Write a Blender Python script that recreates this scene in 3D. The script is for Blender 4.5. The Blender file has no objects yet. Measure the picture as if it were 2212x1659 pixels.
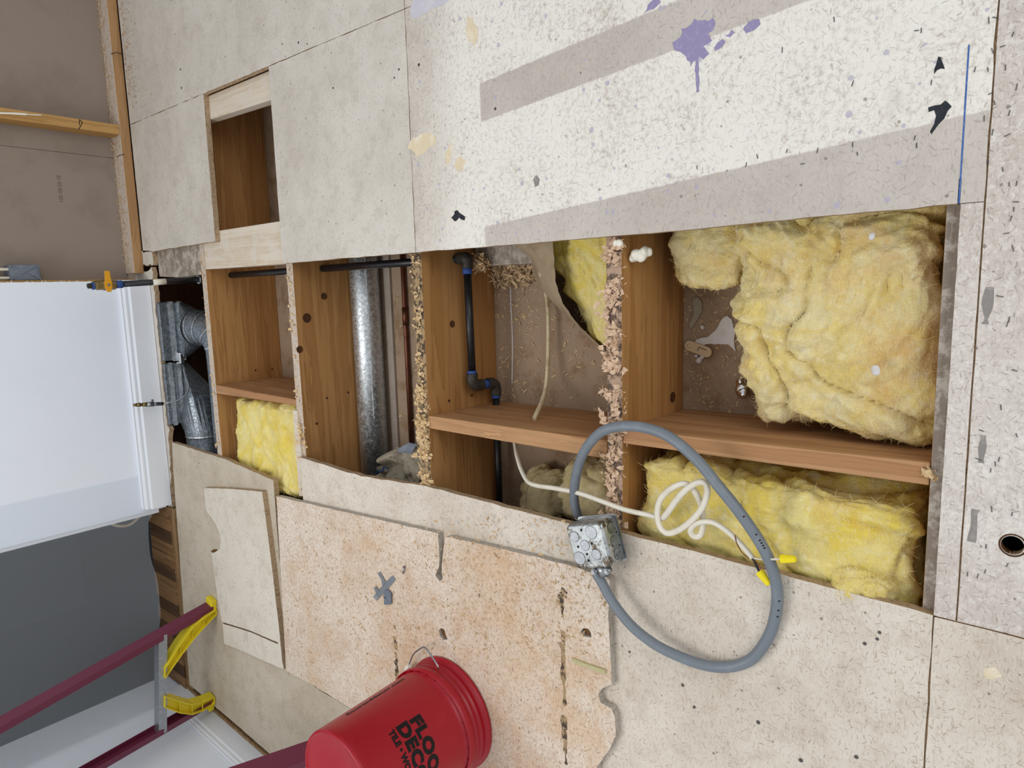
import bpy, bmesh, math, random
from math import pi, sin, cos, radians, sqrt, atan2
from mathutils import Vector as V, Matrix, noise
from mathutils.geometry import delaunay_2d_cdt

S = bpy.context.scene
C = S.collection
rnd = random.Random(7)

# ------------------------------------------------------------------ camera
# The photograph was taken standing over the opened floor with the phone turned on its side:
# the left edge of the frame looks to the far wall, the right edge down at the photographer's feet.
CX, CY, FPX, EYE = 1106.0, 829.5, 1484.4442, 1.235
RW = Matrix(((-0.0269167, -0.76345171, -0.64530379),
             (0.98964769, 0.07068375, -0.12490501),
             (0.14097143, -0.64198543, 0.75364564)))      # world -> camera
cam_d = bpy.data.cameras.new('camera')
cam = bpy.data.objects.new('camera', cam_d); C.objects.link(cam)
cam.matrix_world = Matrix.Translation((0, 0, EYE)) @ RW.transposed().to_4x4()
cam_d.sensor_width = 36.0; cam_d.lens = FPX / 2212 * 36; cam_d.clip_start = .02
S.camera = cam

# ------------------------------------------------------------------ light and exposure
w = bpy.data.worlds.new('world'); S.world = w; w.use_nodes = True
bgn = w.node_tree.nodes['Background']
bgn.inputs[0].default_value = (.93, .96, 1, 1); bgn.inputs[1].default_value = .66

def lamp(name, loc, target, size, power, col, sy=None):
    d = bpy.data.lights.new(name, 'AREA'); d.energy = power; d.color = col
    d.shape = 'RECTANGLE'; d.size = size; d.size_y = sy or size
    o = bpy.data.objects.new(name, d); C.objects.link(o); o.location = loc
    o.rotation_euler = (V(target) - V(loc)).to_track_quat('-Z', 'Y').to_euler()
    return o
lamp('ceiling_light', (-.75, 1.75, 2.35), (-.55, 1.1, 0), 1.1, 21, (1, .98, .95))
lamp('window_light', (1.6, -2.2, 2.0), (-.1, 1.1, 0), 2.2, 34, (1, .985, .96), 1.6)
vs = S.view_settings
vs.view_transform = 'Standard'; vs.look = 'None'; vs.gamma = 1; vs.use_curve_mapping = False
vs.exposure = .06

# ------------------------------------------------------------------ helpers
def ray(px, py):
    return RW.transposed() @ V(((px - CX) / FPX, -(py - CY) / FPX, -1))
def P(px, py, z=0.0):            # where the line of sight meets the level z
    d = ray(px, py); s = (z - EYE) / d.z; return V((d.x * s, d.y * s, z))
def PY(px, py, y):               # ... meets an upright plane along X
    d = ray(px, py); s = y / d.y; return V((d.x * s, y, EYE + d.z * s))
def PX(px, py, x):
    d = ray(px, py); s = x / d.x; return V((x, d.y * s, EYE + d.z * s))
def xy(*pts, z=0.0):
    return [P(a, b, z).xy for a, b in pts]

def tag(o, label=None, cat=None, group=None, kind=None):
    if label: o['label'] = label
    if cat: o['category'] = cat
    if group: o['group'] = group
    if kind: o['kind'] = kind
    return o
def empty(name, loc=(0, 0, 0), **k):
    o = bpy.data.objects.new(name, None); C.objects.link(o); o.location = loc
    o.empty_display_size = .05
    return tag(o, **k)
def root_of(o):
    t = V((0, 0, 0))
    while o: t = t + V(o.location); o = o.parent
    return t

class MB:
    def __init__(s): s.v = []; s.f = []; s.sm = []
    def add(s, vs, fs, smooth=False):
        b = len(s.v); s.v += [V(p) for p in vs]
        s.f += [tuple(i + b for i in f) for f in fs]; s.sm += [smooth] * len(fs); return s
    def box(s, lo, hi, m=None):
        (a, b, c), (d, e, f) = lo, hi
        vs = [V(p) for p in ((a, b, c), (d, b, c), (d, e, c), (a, e, c), (a, b, f), (d, b, f), (d, e, f), (a, e, f))]
        if m is not None: vs = [m @ p for p in vs]
        return s.add(vs, [(0, 3, 2, 1), (4, 5, 6, 7), (0, 1, 5, 4), (1, 2, 6, 5), (2, 3, 7, 6), (3, 0, 4, 7)])
    def prism(s, outline, z0, z1, holes=(), m=None):
        loops = [list(outline)] + [list(h) for h in holes]
        pts = []; edges = []
        for L in loops:
            b = len(pts); pts += [V((p[0], p[1])) for p in L]
            edges += [(b + i, b + (i + 1) % len(L)) for i in range(len(L))]
        vo, eo, fo, *_ = delaunay_2d_cdt(pts, edges, [], 0, 1e-6)
        def inside(q, L):
            r = False; n = len(L)
            for i in range(n):
                a, b = L[i], L[(i + 1) % n]
                if (a[1] > q.y) != (b[1] > q.y) and q.x < (b[0] - a[0]) * (q.y - a[1]) / (b[1] - a[1]) + a[0]: r = not r
            return r
        tris = []
        for f in fo:
            q = sum((vo[i] for i in f), V((0, 0))) / len(f)
            if inside(q, loops[0]) and not any(inside(q, h) for h in loops[1:]):
                a, b, c = (vo[f[0]], vo[f[1]], vo[f[2]])
                tris.append(f if (b - a).cross(c - a) > 0 else f[::-1])
        n = len(vo); M = m or Matrix.Identity(4)
        vs = [M @ V((p.x, p.y, z1)) for p in vo] + [M @ V((p.x, p.y, z0)) for p in vo]
        fs = [tuple(t) for t in tris] + [tuple(i + n for i in t[::-1]) for t in tris]
        cnt = {}
        for t in tris:
            for i in range(len(t)):
                cnt[(t[i], t[(i + 1) % len(t)])] = 1
        for (a, b) in cnt:
            if (b, a) not in cnt: fs.append((b, a, a + n, b + n))
        return s.add(vs, fs)
    def tube(s, pts, r, seg=10, cap=True, flat=1.0, smooth=True):
        pts = [V(p) for p in pts]; n = len(pts)
        rs = r if isinstance(r, (list, tuple)) else [r] * n
        t0 = (pts[1] - pts[0]).normalized()
        u = t0.orthogonal().normalized(); vs = []
        for i in range(n):
            t = (pts[min(i + 1, n - 1)] - pts[max(i - 1, 0)]).normalized()
            u = (u - t * u.dot(t)).normalized(); w_ = t.cross(u)
            for k in range(seg):
                a = 2 * pi * k / seg
                vs.append(pts[i] + (u * cos(a) + w_ * sin(a) * flat) * rs[i])
        fs = [(i * seg + k, i * seg + (k + 1) % seg, (i + 1) * seg + (k + 1) % seg, (i + 1) * seg + k) for i in range(n - 1) for k in range(seg)]
        s.add(vs, fs, smooth)
        if cap:
            b = len(s.v) - n * seg
            s.f += [tuple(b + k for k in range(seg))[::-1], tuple(b + (n - 1) * seg + k for k in range(seg))]; s.sm += [False, False]
        return s
    def lathe(s, prof, c=(0, 0, 0), seg=48, m=None, smooth=True):   # prof: (r, z) from outside
        M = m or Matrix.Translation(c); n = len(prof)
        vs = [M @ V((r * cos(2 * pi * k / seg), r * sin(2 * pi * k / seg), z)) for r, z in prof for k in range(seg)]
        fs = [(i * seg + k, i * seg + (k + 1) % seg, (i + 1) * seg + (k + 1) % seg, (i + 1) * seg + k) for i in range(n - 1) for k in range(seg)]
        return s.add(vs, fs, smooth)
    def cyl(s, a, b, r, seg=16, r2=None, smooth=True):
        return s.tube([a, b], [r, r if r2 is None else r2], seg, smooth=smooth)
    def quad(s, a, b, c, d): return s.add([a, b, c, d], [(0, 1, 2, 3)])
    def build(s, name, mat, parent=None, bevel=0, **k):
        me = bpy.data.meshes.new(name)
        off = root_of(parent) if parent else V((0, 0, 0))
        me.from_pydata([tuple(p - off) for p in s.v], [], s.f)
        me.polygons.foreach_set('use_smooth', s.sm)
        me.update()
        if bevel:
            bm = bmesh.new(); bm.from_mesh(me)
            bmesh.ops.remove_doubles(bm, verts=bm.verts, dist=1e-6)
            bmesh.ops.recalc_face_normals(bm, faces=bm.faces)
            ed = [e for e in bm.edges if len(e.link_faces) == 2 and e.calc_face_angle(0) > .6]
            bmesh.ops.bevel(bm, geom=ed, offset=bevel, segments=2, affect='EDGES', profile=.5, clamp_overlap=True)
            bm.to_mesh(me); bm.free()
        for m in (mat if isinstance(mat, (list, tuple)) else [mat]): me.materials.append(m)
        o = bpy.data.objects.new(name, me); C.objects.link(o)
        if parent: o.parent = parent
        return tag(o, **k)

def spline(pts, n=8):                # Catmull-Rom through the points
    pts = [V(p) for p in pts]; q = [pts[0] * 2 - pts[1]] + pts + [pts[-1] * 2 - pts[-2]]; out = []
    for i in range(1, len(q) - 2):
        a, b, c, d = q[i - 1:i + 3]
        for k in range(n):
            t = k / n
            out.append(.5 * ((2 * b) + (c - a) * t + (2 * a - 5 * b + 4 * c - d) * t * t + (3 * b - a - 3 * c + d) * t ** 3))
    return out + [pts[-1]]
def ragged(outline, step=.02, amp=.001, seed=1, skip=()):
    out = []; n = len(outline)
    for i in range(n):
        a, b = V(outline[i]), V(outline[(i + 1) % n]); L = (b - a).length
        k = max(1, int(L / step)) if i not in skip else 1
        nn = V((-(b - a).y, (b - a).x)) / max(L, 1e-6)
        for j in range(k):
            p = a.lerp(b, j / k)
            if j: p = p + nn * amp * noise.noise(V((p.x * 37, p.y * 37, seed * 3.7))) * 1.6
            out.append(p)
    return out
def fbm(p, oct=4, lac=2.1, gain=.5):
    s = 0; a = 1; f = 1
    for _ in range(oct): s += a * noise.noise(p * f); a *= gain; f *= lac
    return s

# ------------------------------------------------------------------ materials
def lin(h):
    h = h.lstrip('#'); r = []
    for i in (0, 2, 4):
        c = int(h[i:i + 2], 16) / 255
        r.append(c / 12.92 if c <= .04045 else ((c + .055) / 1.055) ** 2.4)
    return (*r, 1)
class NT:
    def __init__(s, name, rough=.6, spec=.3, metal=0.0):
        s.m = bpy.data.materials.new(name); s.m.use_nodes = True; s.t = s.m.node_tree
        s.b = s.t.nodes['Principled BSDF']
        s.b.inputs['Roughness'].default_value = rough; s.b.inputs['Specular IOR Level'].default_value = spec
        s.b.inputs['Metallic'].default_value = metal
        s.co = s.t.nodes.new('ShaderNodeTexCoord').outputs['Object']
    def n(s, typ, **k):
        nd = s.t.nodes.new('ShaderNode' + typ)
        for a, b in k.items():
            if a in ('ins',): continue
            setattr(nd, a, b)
        for a, b in k.get('ins', {}).items():
            i = nd.inputs[a]
            if hasattr(b, 'node'): s.t.links.new(b, i)
            else: i.default_value = b
        return nd
    def math(s, op, a, b=0.0, c=0.0, clamp=False):
        return s.n('Math', operation=op, use_clamp=clamp, ins={0: a, 1: b, 2: c}).outputs[0]
    def mapv(s, scale=(1, 1, 1), rot=(0, 0, 0), loc=(0, 0, 0), v=None):
        return s.n('Mapping', ins={'Vector': v or s.co, 'Scale': scale, 'Rotation': rot, 'Location': loc}).outputs[0]
    def noise(s, scale, detail=4, rough=.55, v=None, dist=0.0):
        return s.n('TexNoise', ins={'Vector': v or s.co, 'Scale': scale, 'Detail': detail, 'Roughness': rough, 'Distortion': dist}).outputs['Fac']
    def step(s, x, lo, hi):
        return s.n('MapRange', interpolation_type='SMOOTHSTEP', ins={0: x, 1: lo, 2: hi, 3: 0.0, 4: 1.0}).outputs[0]
    def mix(s, f, a, b, mode='MIX'):
        nd = s.n('Mix', data_type='RGBA', blend_type=mode)
        for i, x in ((0, f), (6, a), (7, b)):
            if hasattr(x, 'node'): s.t.links.new(x, nd.inputs[i])
            else: nd.inputs[i].default_value = lin(x) if isinstance(x, str) else x
        return nd.outputs[2]
    def col(s, c):
        if hasattr(c, 'node'): s.t.links.new(c, s.b.inputs['Base Color'])
        else: s.b.inputs['Base Color'].default_value = lin(c) if isinstance(c, str) else c
        return s
    def rough(s, r): s.t.links.new(r, s.b.inputs['Roughness']); return s
    def bump(s, h, strength=.3, dist=.002):
        nd = s.n('Bump', ins={'Strength': strength, 'Distance': dist, 'Height': h})
        s.t.links.new(nd.outputs[0], s.b.inputs['Normal']); return s
    def flakes(s, scale, L, W, dens, seed=0.0, bend=.004):
        """short strands of random direction, one per Voronoi cell"""
        v = s.mapv(loc=(seed * 1.37, seed * .71, 0))
        dn = s.n('TexNoise', ins={'Vector': v, 'Scale': 60.0, 'Detail': 1.0}).outputs['Color']
        dv = s.n('VectorMath', operation='SUBTRACT', ins={0: dn, 1: (.5, .5, .5)}).outputs[0]
        dv = s.n('VectorMath', operation='SCALE', ins={0: dv, 'Scale': bend}).outputs[0]
        v = s.n('VectorMath', operation='ADD', ins={0: v, 1: dv}).outputs[0]
        vo = s.n('TexVoronoi', voronoi_dimensions='2D', ins={'Vector': v, 'Scale': scale})
        sub = s.n('VectorMath', operation='SUBTRACT', ins={0: v, 1: vo.outputs['Position']}).outputs[0]
        sc = s.n('SeparateColor', ins={0: vo.outputs['Color']})
        ang = s.math('MULTIPLY', sc.outputs[0], 6.283)
        rv = s.n('VectorRotate', rotation_type='Z_AXIS', ins={'Vector': sub, 'Angle': ang}).outputs[0]
        sx = s.n('SeparateXYZ', ins={0: rv})
        ax = s.math('MULTIPLY', s.math('ABSOLUTE', sx.outputs[0]), 1 / L)
        ay = s.math('MULTIPLY', s.math('ABSOLUTE', sx.outputs[1]), 1 / W)
        mm = s.math('MAXIMUM', ax, ay)
        k = s.math('SUBTRACT', 1.0, s.step(mm, .55, 1.0))
        return s.math('MULTIPLY', k, s.math('LESS_THAN', sc.outputs[1], dens)), sc.outputs[2]
    def xyz(s):
        q = s.n('SeparateXYZ', ins={0: s.co}); return q.outputs
    def band(s, x, lo, hi, soft=.003):
        return s.math('MULTIPLY', s.step(x, lo - soft, lo + soft), s.math('SUBTRACT', 1.0, s.step(x, hi - soft, hi + soft)))

def particleboard(name, base, pale, dark, mid, dens=1.0, bumpk=.35, white=None, orange=None, strips=(), seed=0.0, dots=None, wthr=(.40, .52), oamt=.6):
    q = NT(name, .75, .2)
    big = q.noise(2.3, 5, .6, q.mapv(loc=(seed, 3, 0)))
    c = q.mix(q.step(big, .36, .64), base, pale)
    mot = q.noise(16, 8, .72, q.mapv(loc=(seed, 1, 0)))
    c = q.mix(q.math('MULTIPLY', q.step(mot, .46, .72), .42), c, mid)
    c = q.mix(q.math('MULTIPLY', q.step(mot, .54, .28), .35), c, pale)
    fib = None
    for k, (an, sc) in enumerate(((.35, 1.0), (1.45, .9), (2.5, 1.1))):     # felted fibres in three directions
        f = q.noise(1.0, 3, .65, q.mapv((70 * sc, 330 * sc, 1), (0, 0, an), (seed, k, 0)), .5)
        a_ = q.step(f, .56, .74); b_ = q.step(f, .44, .27)
        c = q.mix(q.math('MULTIPLY', a_, .52 * min(dens, 1.2)), c, mid)
        c = q.mix(q.math('MULTIPLY', b_, .45), c, pale)
        fib = f if fib is None else q.math('ADD', fib, f)
    f1, r1 = q.flakes(78, .0062, .0009, .62 * dens, seed + 1, .010)
    f4, r4 = q.flakes(110, .0042, .0007, .55 * dens, seed + 4, .008)
    f2, r2 = q.flakes(50, .0048, .0009, .20 * dens, seed + 2, .012)
    f3, r3 = q.flakes(66, .0080, .0012, .60, seed + 3, .010)
    c = q.mix(q.math('MULTIPLY', f3, .50), c, pale)
    c = q.mix(q.math('MULTIPLY', f1, q.math('MULTIPLY', r1, .80)), c, mid)
    c = q.mix(q.math('MULTIPLY', f4, q.math('MULTIPLY', r4, .75)), c, q.mix(.35, mid, dark))
    c = q.mix(q.math('MULTIPLY', f2, q.math('MULTIPLY', r2, .60)), c, dark)
    if orange:
        om = q.step(q.noise(5.5, 7, .7, q.mapv(loc=(seed, 0, 5))), .46, .68)
        c = q.mix(q.math('MULTIPLY', om, oamt), c, q.mix(.55, c, orange))
    if white:
        x = q.xyz()
        m = q.step(q.math('ADD', q.math('MULTIPLY', q.noise(95, 8, .8, q.mapv(loc=(0, seed, 1))), .75), q.math('MULTIPLY', q.noise(7, 5, .6, q.mapv(loc=(3, seed, 1))), .25)), *wthr)
        m = q.math('MULTIPLY', m, q.math('SUBTRACT', 1.0, q.math('MULTIPLY', f2, .6)))
        m = q.math('MULTIPLY', m, q.math('SUBTRACT', 1.0, q.math('MULTIPLY', f1, .35)))
        m = q.math('MULTIPLY', m, white[2] if len(white) > 2 else .92)
        ymax = white[1]
        m = q.math('MULTIPLY', m, q.math('SUBTRACT', 1.0, q.step(x[1], ymax[0], ymax[1])))
        for (p0, p1, wid, yend) in strips:          # bare bands where battens covered the board
            dx, dy = p1[0] - p0[0], p1[1] - p0[1]; L = sqrt(dx * dx + dy * dy)
            nx, ny = -dy / L, dx / L
            d = q.math('ADD', q.math('MULTIPLY', q.math('SUBTRACT', x[0], p0[0]), nx), q.math('MULTIPLY', q.math('SUBTRACT', x[1], p0[1]), ny))
            d = q.math('ADD', d, q.math('MULTIPLY', q.math('SUBTRACT', q.noise(60, 4), .5), .005))
            b = q.band(d, 0, wid, .002)
            b = q.math('MULTIPLY', b, q.math('SUBTRACT', 1.0, q.step(x[1], yend - .002, yend + .002)))
            m = q.math('MULTIPLY', m, q.math('SUBTRACT', 1.0, q.math('MULTIPLY', b, .90)))
            c = q.mix(q.math('MULTIPLY', b, .45), c, '#b1a7a0')
        c = q.mix(m, c, white[0])
    if dots:
        vo = q.n('TexVoronoi', voronoi_dimensions='2D', ins={'Vector': q.mapv(loc=(.3, .7, 0)), 'Scale': 36.0})
        sc = q.n('SeparateColor', ins={0: vo.outputs['Color']})
        dist = q.math('ADD', vo.outputs['Distance'], q.math('MULTIPLY', q.math('SUBTRACT', q.noise(260, 3), .5), .16))
        dm = q.math('LESS_THAN', dist, q.math('MULTIPLY', sc.outputs[2], .21))
        dm = q.math('MULTIPLY', dm, q.math('LESS_THAN', sc.outputs[0], .12))
        c = q.mix(q.math('MULTIPLY', dm, .70), c, dots)
    sp = q.n('TexVoronoi', voronoi_dimensions='2D', ins={'Vector': q.mapv(loc=(seed, .2, 0)), 'Scale': 26.0})
    ss = q.n('SeparateColor', ins={0: sp.outputs['Color']})
    sd = q.math('ADD', sp.outputs['Distance'], q.math('MULTIPLY', q.math('SUBTRACT', q.noise(300, 2), .5), .1))
    sm = q.math('MULTIPLY', q.math('LESS_THAN', sd, q.math('MULTIPLY', ss.outputs[2], .08)), q.math('LESS_THAN', ss.outputs[0], .28))
    c = q.mix(q.math('MULTIPLY', sm, .6), c, dark)
    st = q.step(q.noise(6, 6, .72, q.mapv(loc=(seed, 9, 2))), .58, .78)
    c = q.mix(q.math('MULTIPLY', st, .30), c, mid)
    q.col(c)
    h = q.math('ADD', q.math('ADD', q.math('MULTIPLY', fib, .8), q.math('MULTIPLY', q.noise(260, 3, .7), .4)), q.math('SUBTRACT', f3, q.math('ADD', f1, f2)))
    return q.bump(h, bumpk, .0012).m

def wood(name, c1, c2, c3, axis=0, scale=1.0, rough=.65, knots=0.0, dirt=None):
    q = NT(name, rough, .25)
    st = [22 * scale, 22 * scale, 22 * scale]; st[axis] = 1.1 * scale
    v = q.mapv(tuple(st))
    n1 = q.noise(1.0, 5, .6, v, .6)
    st2 = [130 * scale] * 3; st2[axis] = 3.0 * scale
    n2 = q.noise(1.0, 3, .6, q.mapv(tuple(st2)))
    rings = q.math('FRACT', q.math('MULTIPLY', n1, 6.0))
    rings = q.math('POWER', rings, 2.2)
    c = q.mix(q.step(n1, .3, .7), c1, c2)
    c = q.mix(q.math('MULTIPLY', rings, .42), c, c3)
    c = q.mix(q.math('MULTIPLY', q.step(n2, .5, .75), .45), c, c3)
    big = q.noise(3.0, 4, .6)
    c = q.mix(q.math('MULTIPLY', q.step(big, .5, .75), .4), c, c1)
    if knots:
        vo = q.n('TexVoronoi', ins={'Vector': q.mapv(loc=(.37, .11, .21)), 'Scale': 4.5})
        sc = q.n('SeparateColor', ins={0: vo.outputs['Color']})
        k = q.math('SUBTRACT', 1.0, q.step(q.math('ADD', vo.outputs['Distance'], q.math('MULTIPLY', n1, .05)), .04, .11))
        k = q.math('MULTIPLY', k, q.math('LESS_THAN', sc.outputs[0], knots))
        c = q.mix(q.math('MULTIPLY', k, .85), c, '#3a2010')
    if dirt:
        d = q.step(q.noise(28, 6, .75), .45, .62)
        c = q.mix(q.math('MULTIPLY', d, .8), c, dirt)
    return q.col(c).bump(q.math('ADD', n2, rings), .18, .001).m

def plain(name, c, rough=.5, spec=.4, metal=0.0, var=None, vscale=30, amt=.5, bump=0.0, bscale=200, thr=(.48, .68)):
    q = NT(name, rough, spec, metal)
    if var:
        q.col(q.mix(q.math('MULTIPLY', q.step(q.noise(vscale, 5, .65), *thr), amt), c, var))
    else: q.col(c)
    if bump: q.bump(q.noise(bscale, 4), bump, .001)
    return q.m

def galvanized(name, a, b, rough=.38):
    q = NT(name, rough, .5, .92)
    vo = q.n('TexVoronoi', ins={'Vector': q.mapv((1, 1, 1)), 'Scale': 160.0})
    sc = q.n('SeparateColor', ins={0: vo.outputs['Color']})
    c = q.mix(sc.outputs[0], a, b)
    c = q.mix(q.math('MULTIPLY', q.step(q.noise(14, 5, .7), .52, .75), .5), c, '#8d8880')
    q.col(c)
    q.rough(q.math('ADD', q.math('MULTIPLY', sc.outputs[1], .25), rough - .1))
    return q.bump(sc.outputs[2], .12, .0006).m

def fluff(name, a, b, cc, tan, tanamt=.5):
    q = NT(name, .95, .05)
    n1 = q.noise(9, 6, .65, None, .8)
    n2 = q.noise(38, 6, .75, None, 1.5)
    n3 = q.noise(1.0, 4, .7, q.mapv((60, 260, 120), (0, 0, .6)), .4)
    n4 = q.noise(1.0, 4, .7, q.mapv((260, 60, 120), (0, 0, .3)), .4)
    c = q.mix(q.step(n1, .36, .62), a, b)
    c = q.mix(q.math('MULTIPLY', q.step(n2, .48, .72), .55), c, cc)
    t = q.step(q.noise(6, 5, .7, q.mapv(loc=(4, 2, 1))), .50, .72)
    c = q.mix(q.math('MULTIPLY', t, tanamt), c, tan)
    c = q.mix(q.math('MULTIPLY', q.step(n3, .5, .8), .30), c, '#fbf3cf')
    q.col(c)
    q.b.inputs['Subsurface Weight'].default_value = .12
    q.b.inputs['Subsurface Radius'].default_value = (.02, .014, .006)
    q.b.inputs['Subsurface Scale'].default_value = .5
    return q.bump(q.math('ADD', q.math('ADD', n2, q.math('MULTIPLY', n3, .7)), q.math('MULTIPLY', n4, .7)), .75, .006).m

sA = (xy((1036, 181))[0], xy((1396, 29))[0]); sB = (xy((1047, 490))[0], xy((2082, 249))[0])
M = {}
M['board'] = particleboard('particleboard_cream', '#cfc4b5', '#e0d7ca', '#66564a', '#a99784', seed=2.0)
M['board_left'] = particleboard('particleboard_dingy', '#bdb09c', '#cdc2b0', '#5d4e42', '#9c8b74', .6, .2, seed=22.0)
M['board_offcut'] = particleboard('particleboard_offcut', '#d5ccbd', '#e1d9cc', '#66564a', '#b0a28c', .6, .25, seed=31.0)
M['board_grey'] = particleboard('particleboard_grey', '#c8c1b6', '#d7d1c7', '#6d635a', '#aaa093', .55, .22, seed=5.0)
M['board_white'] = particleboard('particleboard_whitewashed', '#c6bcb1', '#dad2c8', '#6a5f56', '#a3988e', 1.0, .5,
        white=('#eeebe2', (1.15, 1.37)), strips=((sA[1], sA[0], .085, 1.125), (sB[1], sB[0], .16, 1.123)), seed=8.0, dots='#b3aec2', wthr=(.385, .52))
M['board_near'] = particleboard('particleboard_pinkish', '#cabfb6', '#dad2ca', '#62584f', '#a6988e', 1.0, .5,
        white=('#ece8e1', (.3, .5), .75), seed=11.0, wthr=(.46, .62))
M['board_raw'] = particleboard('particleboard_raw', '#d8c5b0', '#e5d9ca', '#70492e', '#b58c66', 1.5, .8, orange='#c8944f', seed=14.0, oamt=.62)
M['board_edge'] = plain('board_edge', '#b29a7c', .9, .1, var='#7f6649', vscale=120, amt=.8, bump=.6, bscale=500)
M['grey_edge'] = plain('grey_edge', '#b5ada2', .9, .1, var='#857b6e', vscale=120, amt=.7, bump=.5, bscale=500)
M['joist'] = wood('joist_wood', '#a87845', '#bd8f5a', '#7a5128', 0, 1.0, knots=.35)
M['joist_red'] = wood('blocking_wood', '#ab7c54', '#c0966c', '#7c5433', 1, 1.0, knots=.12)
M['joist_pale'] = wood('pale_wood', '#d5c4ac', '#e0d6c6', '#b59e7c', 1, 1.0, dirt='#d8d0c4')
M['joist_grey'] = wood('weathered_wood', '#8d8073', '#a89a8a', '#5c5047', 0, 1.2, dirt='#c4bbb0')
M['joist_dark'] = wood('dark_wood', '#4a2f1b', '#5c3c22', '#2a190d', 0, 1.0)
M['plate'] = wood('plate_wood', '#a67e54', '#b48d62', '#80603c', 0, 1.0)
M['stud'] = wood('stud_wood', '#b28850', '#bf9860', '#8a6536', 2, 1.0)
M['dust'] = plain('dusty_top', '#c9bcae', .95, .05, var='#a58a6c', vscale=90, amt=.7, bump=.5, bscale=300)
M['glue'] = plain('joist_top_glue', '#a58c6a', .85, .15, var='#4a4038', vscale=55, amt=.95, bump=.7, bscale=260, thr=(.46, .54))
M['glue_pink'] = plain('joist_top_pink', '#b59a84', .85, .15, var='#57483f', vscale=50, amt=.9, bump=.7, bscale=260, thr=(.44, .56))
M['chips'] = plain('wood_chips', '#d9bd92', .9, .1, var='#b48a57', vscale=60, amt=.9)
M['shavings'] = plain('dull_shavings', '#c4a884', .9, .1, var='#94795a', vscale=60, amt=.9)
M['chips_pink'] = plain('pinkish_wood_chips', '#d9bca0', .9, .1, var='#b08a68', vscale=60, amt=.9)
M['sawdust'] = plain('sawdust', '#c09a6e', .95, .05, var='#8d6a44', vscale=120, amt=.8)
M['paper'] = plain('drywall_paper_brown', '#94877c', .9, .1, var='#8a7d72', vscale=6, amt=.7)
M['paper_dusty'] = plain('ceiling_board_back', '#a08a74', .92, .1, var='#856a4e', vscale=12, amt=.8, bump=.25, bscale=400)
M['white_wall'] = plain('white_wall_paint', '#e9f0fa', .7, .2, var='#e4ebf6', vscale=3, amt=.5)
M['white_trim'] = plain('white_gloss_trim', '#e6eaf0', .35, .45)
M['gyp'] = plain('gypsum_edge', '#cfcabf', .9, .1, var='#a89a86', vscale=90, amt=.6)
M['galv'] = galvanized('galvanized_steel', '#b2b8bb', '#dde2e5', .44)
M['galv_dark'] = galvanized('dull_galvanized_steel', '#6d757c', '#9aa2a9', .45)
M['steel'] = plain('zinc_plated_steel', '#a4a7ab', .35, .5, 1.0)
M['bracket'] = plain('grey_galvanized_bracket', '#8f959b', .5, .5, .6)
M['iron'] = plain('black_pipe', '#15161a', .38, .5, 0.0, var='#2a2b2f', vscale=80, amt=.6)
M['fitting'] = plain('cast_iron_fitting', '#393631', .55, .4, .3, var='#5a544b', vscale=120, amt=.5)
M['dope'] = plain('blue_thread_sealant', '#33508f', .6, .3)
M['brass'] = plain('dull_brass', '#8a7a52', .4, .5, .8)
M['yellow_paint'] = plain('yellow_valve_paint', '#d99a1c', .45, .4)
M['copper'] = plain('aged_copper', '#6d4433', .4, .5, .8, var='#3f2a22', vscale=40, amt=.6)
M['red'] = plain('red_plastic', '#9f0b20', .36, .42, var='#b32438', vscale=16, amt=.35, thr=(.55, .75))
M['ink'] = plain('black_print', '#0e0d10', .5, .3)
M['ink_soft'] = plain('faded_stamp_ink', '#6a5f55', .9, .1)
M['fibre'] = plain('maroon_fibreglass', '#6a2740', .42, .4, var='#8a5a70', vscale=220, amt=.45, thr=(.6, .72))
M['yellow_plastic'] = plain('yellow_plastic', '#e3cf2c', .45, .35, var='#cbb52a', vscale=14, amt=.4)
M['alu'] = plain('scuffed_aluminium', '#a9adb2', .45, .5, .85, var='#d5d8da', vscale=90, amt=.5)
M['grey_cable'] = plain('grey_cable_jacket', '#747c84', .42, .4, var='#858d95', vscale=30, amt=.4)
M['white_cable'] = plain('white_cable_jacket', '#e4dece', .4, .4, var='#cfc4ae', vscale=40, amt=.5)
M['old_cable'] = plain('aged_cable_jacket', '#cfc0a0', .55, .3, var='#a58b60', vscale=30, amt=.7)
M['nut'] = plain('yellow_wire_nut', '#f0dc10', .4, .4)
M['black_wire'] = plain('black_wire', '#1a1c20', .45, .4)
M['bare'] = plain('bare_copper_wire', '#8a5a3a', .35, .5, .8)
M['fluff'] = fluff('yellow_fibreglass', '#f4dc88', '#f6e7b4', '#fbf5e0', '#dea860', .60)
M['fluff_bright'] = fluff('bright_yellow_fibreglass', '#f6de68', '#f9e99c', '#fdf7dc', '#e6b252', .5)
M['fluff_old'] = fluff('dusty_old_fibreglass', '#d2be88', '#dccba0', '#e9deba', '#a48c62', .5)
M['strip'] = plain('light_stripe_paint', '#a3968a', .85, .15, var='#8f8277', vscale=10, amt=.6)  # pale colour for the stripe of light on the ceiling board
M['kraft'] = plain('kraft_facing', '#a8967c', .8, .15, var='#8a7656', vscale=10, amt=.6, bump=.3, bscale=60)
M['fibres'] = plain('pale_loose_fibres', '#f0dfa0', .9, .05)
M['kraft_grey'] = plain('paper_sack', '#a39a88', .8, .15, var='#857b68', vscale=14, amt=.6, bump=.3, bscale=90)
M['blue_print'] = plain('blue_print', '#3a63a8', .7, .2)
M['foam'] = plain('white_foam', '#ece8da', .5, .3)
M['plaster'] = plain('white_plaster', '#d9d6d4', .85, .15, var='#c4bfbb', vscale=40, amt=.5)
M['beige'] = plain('beige_plastic', '#cdb491', .5, .35)
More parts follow.
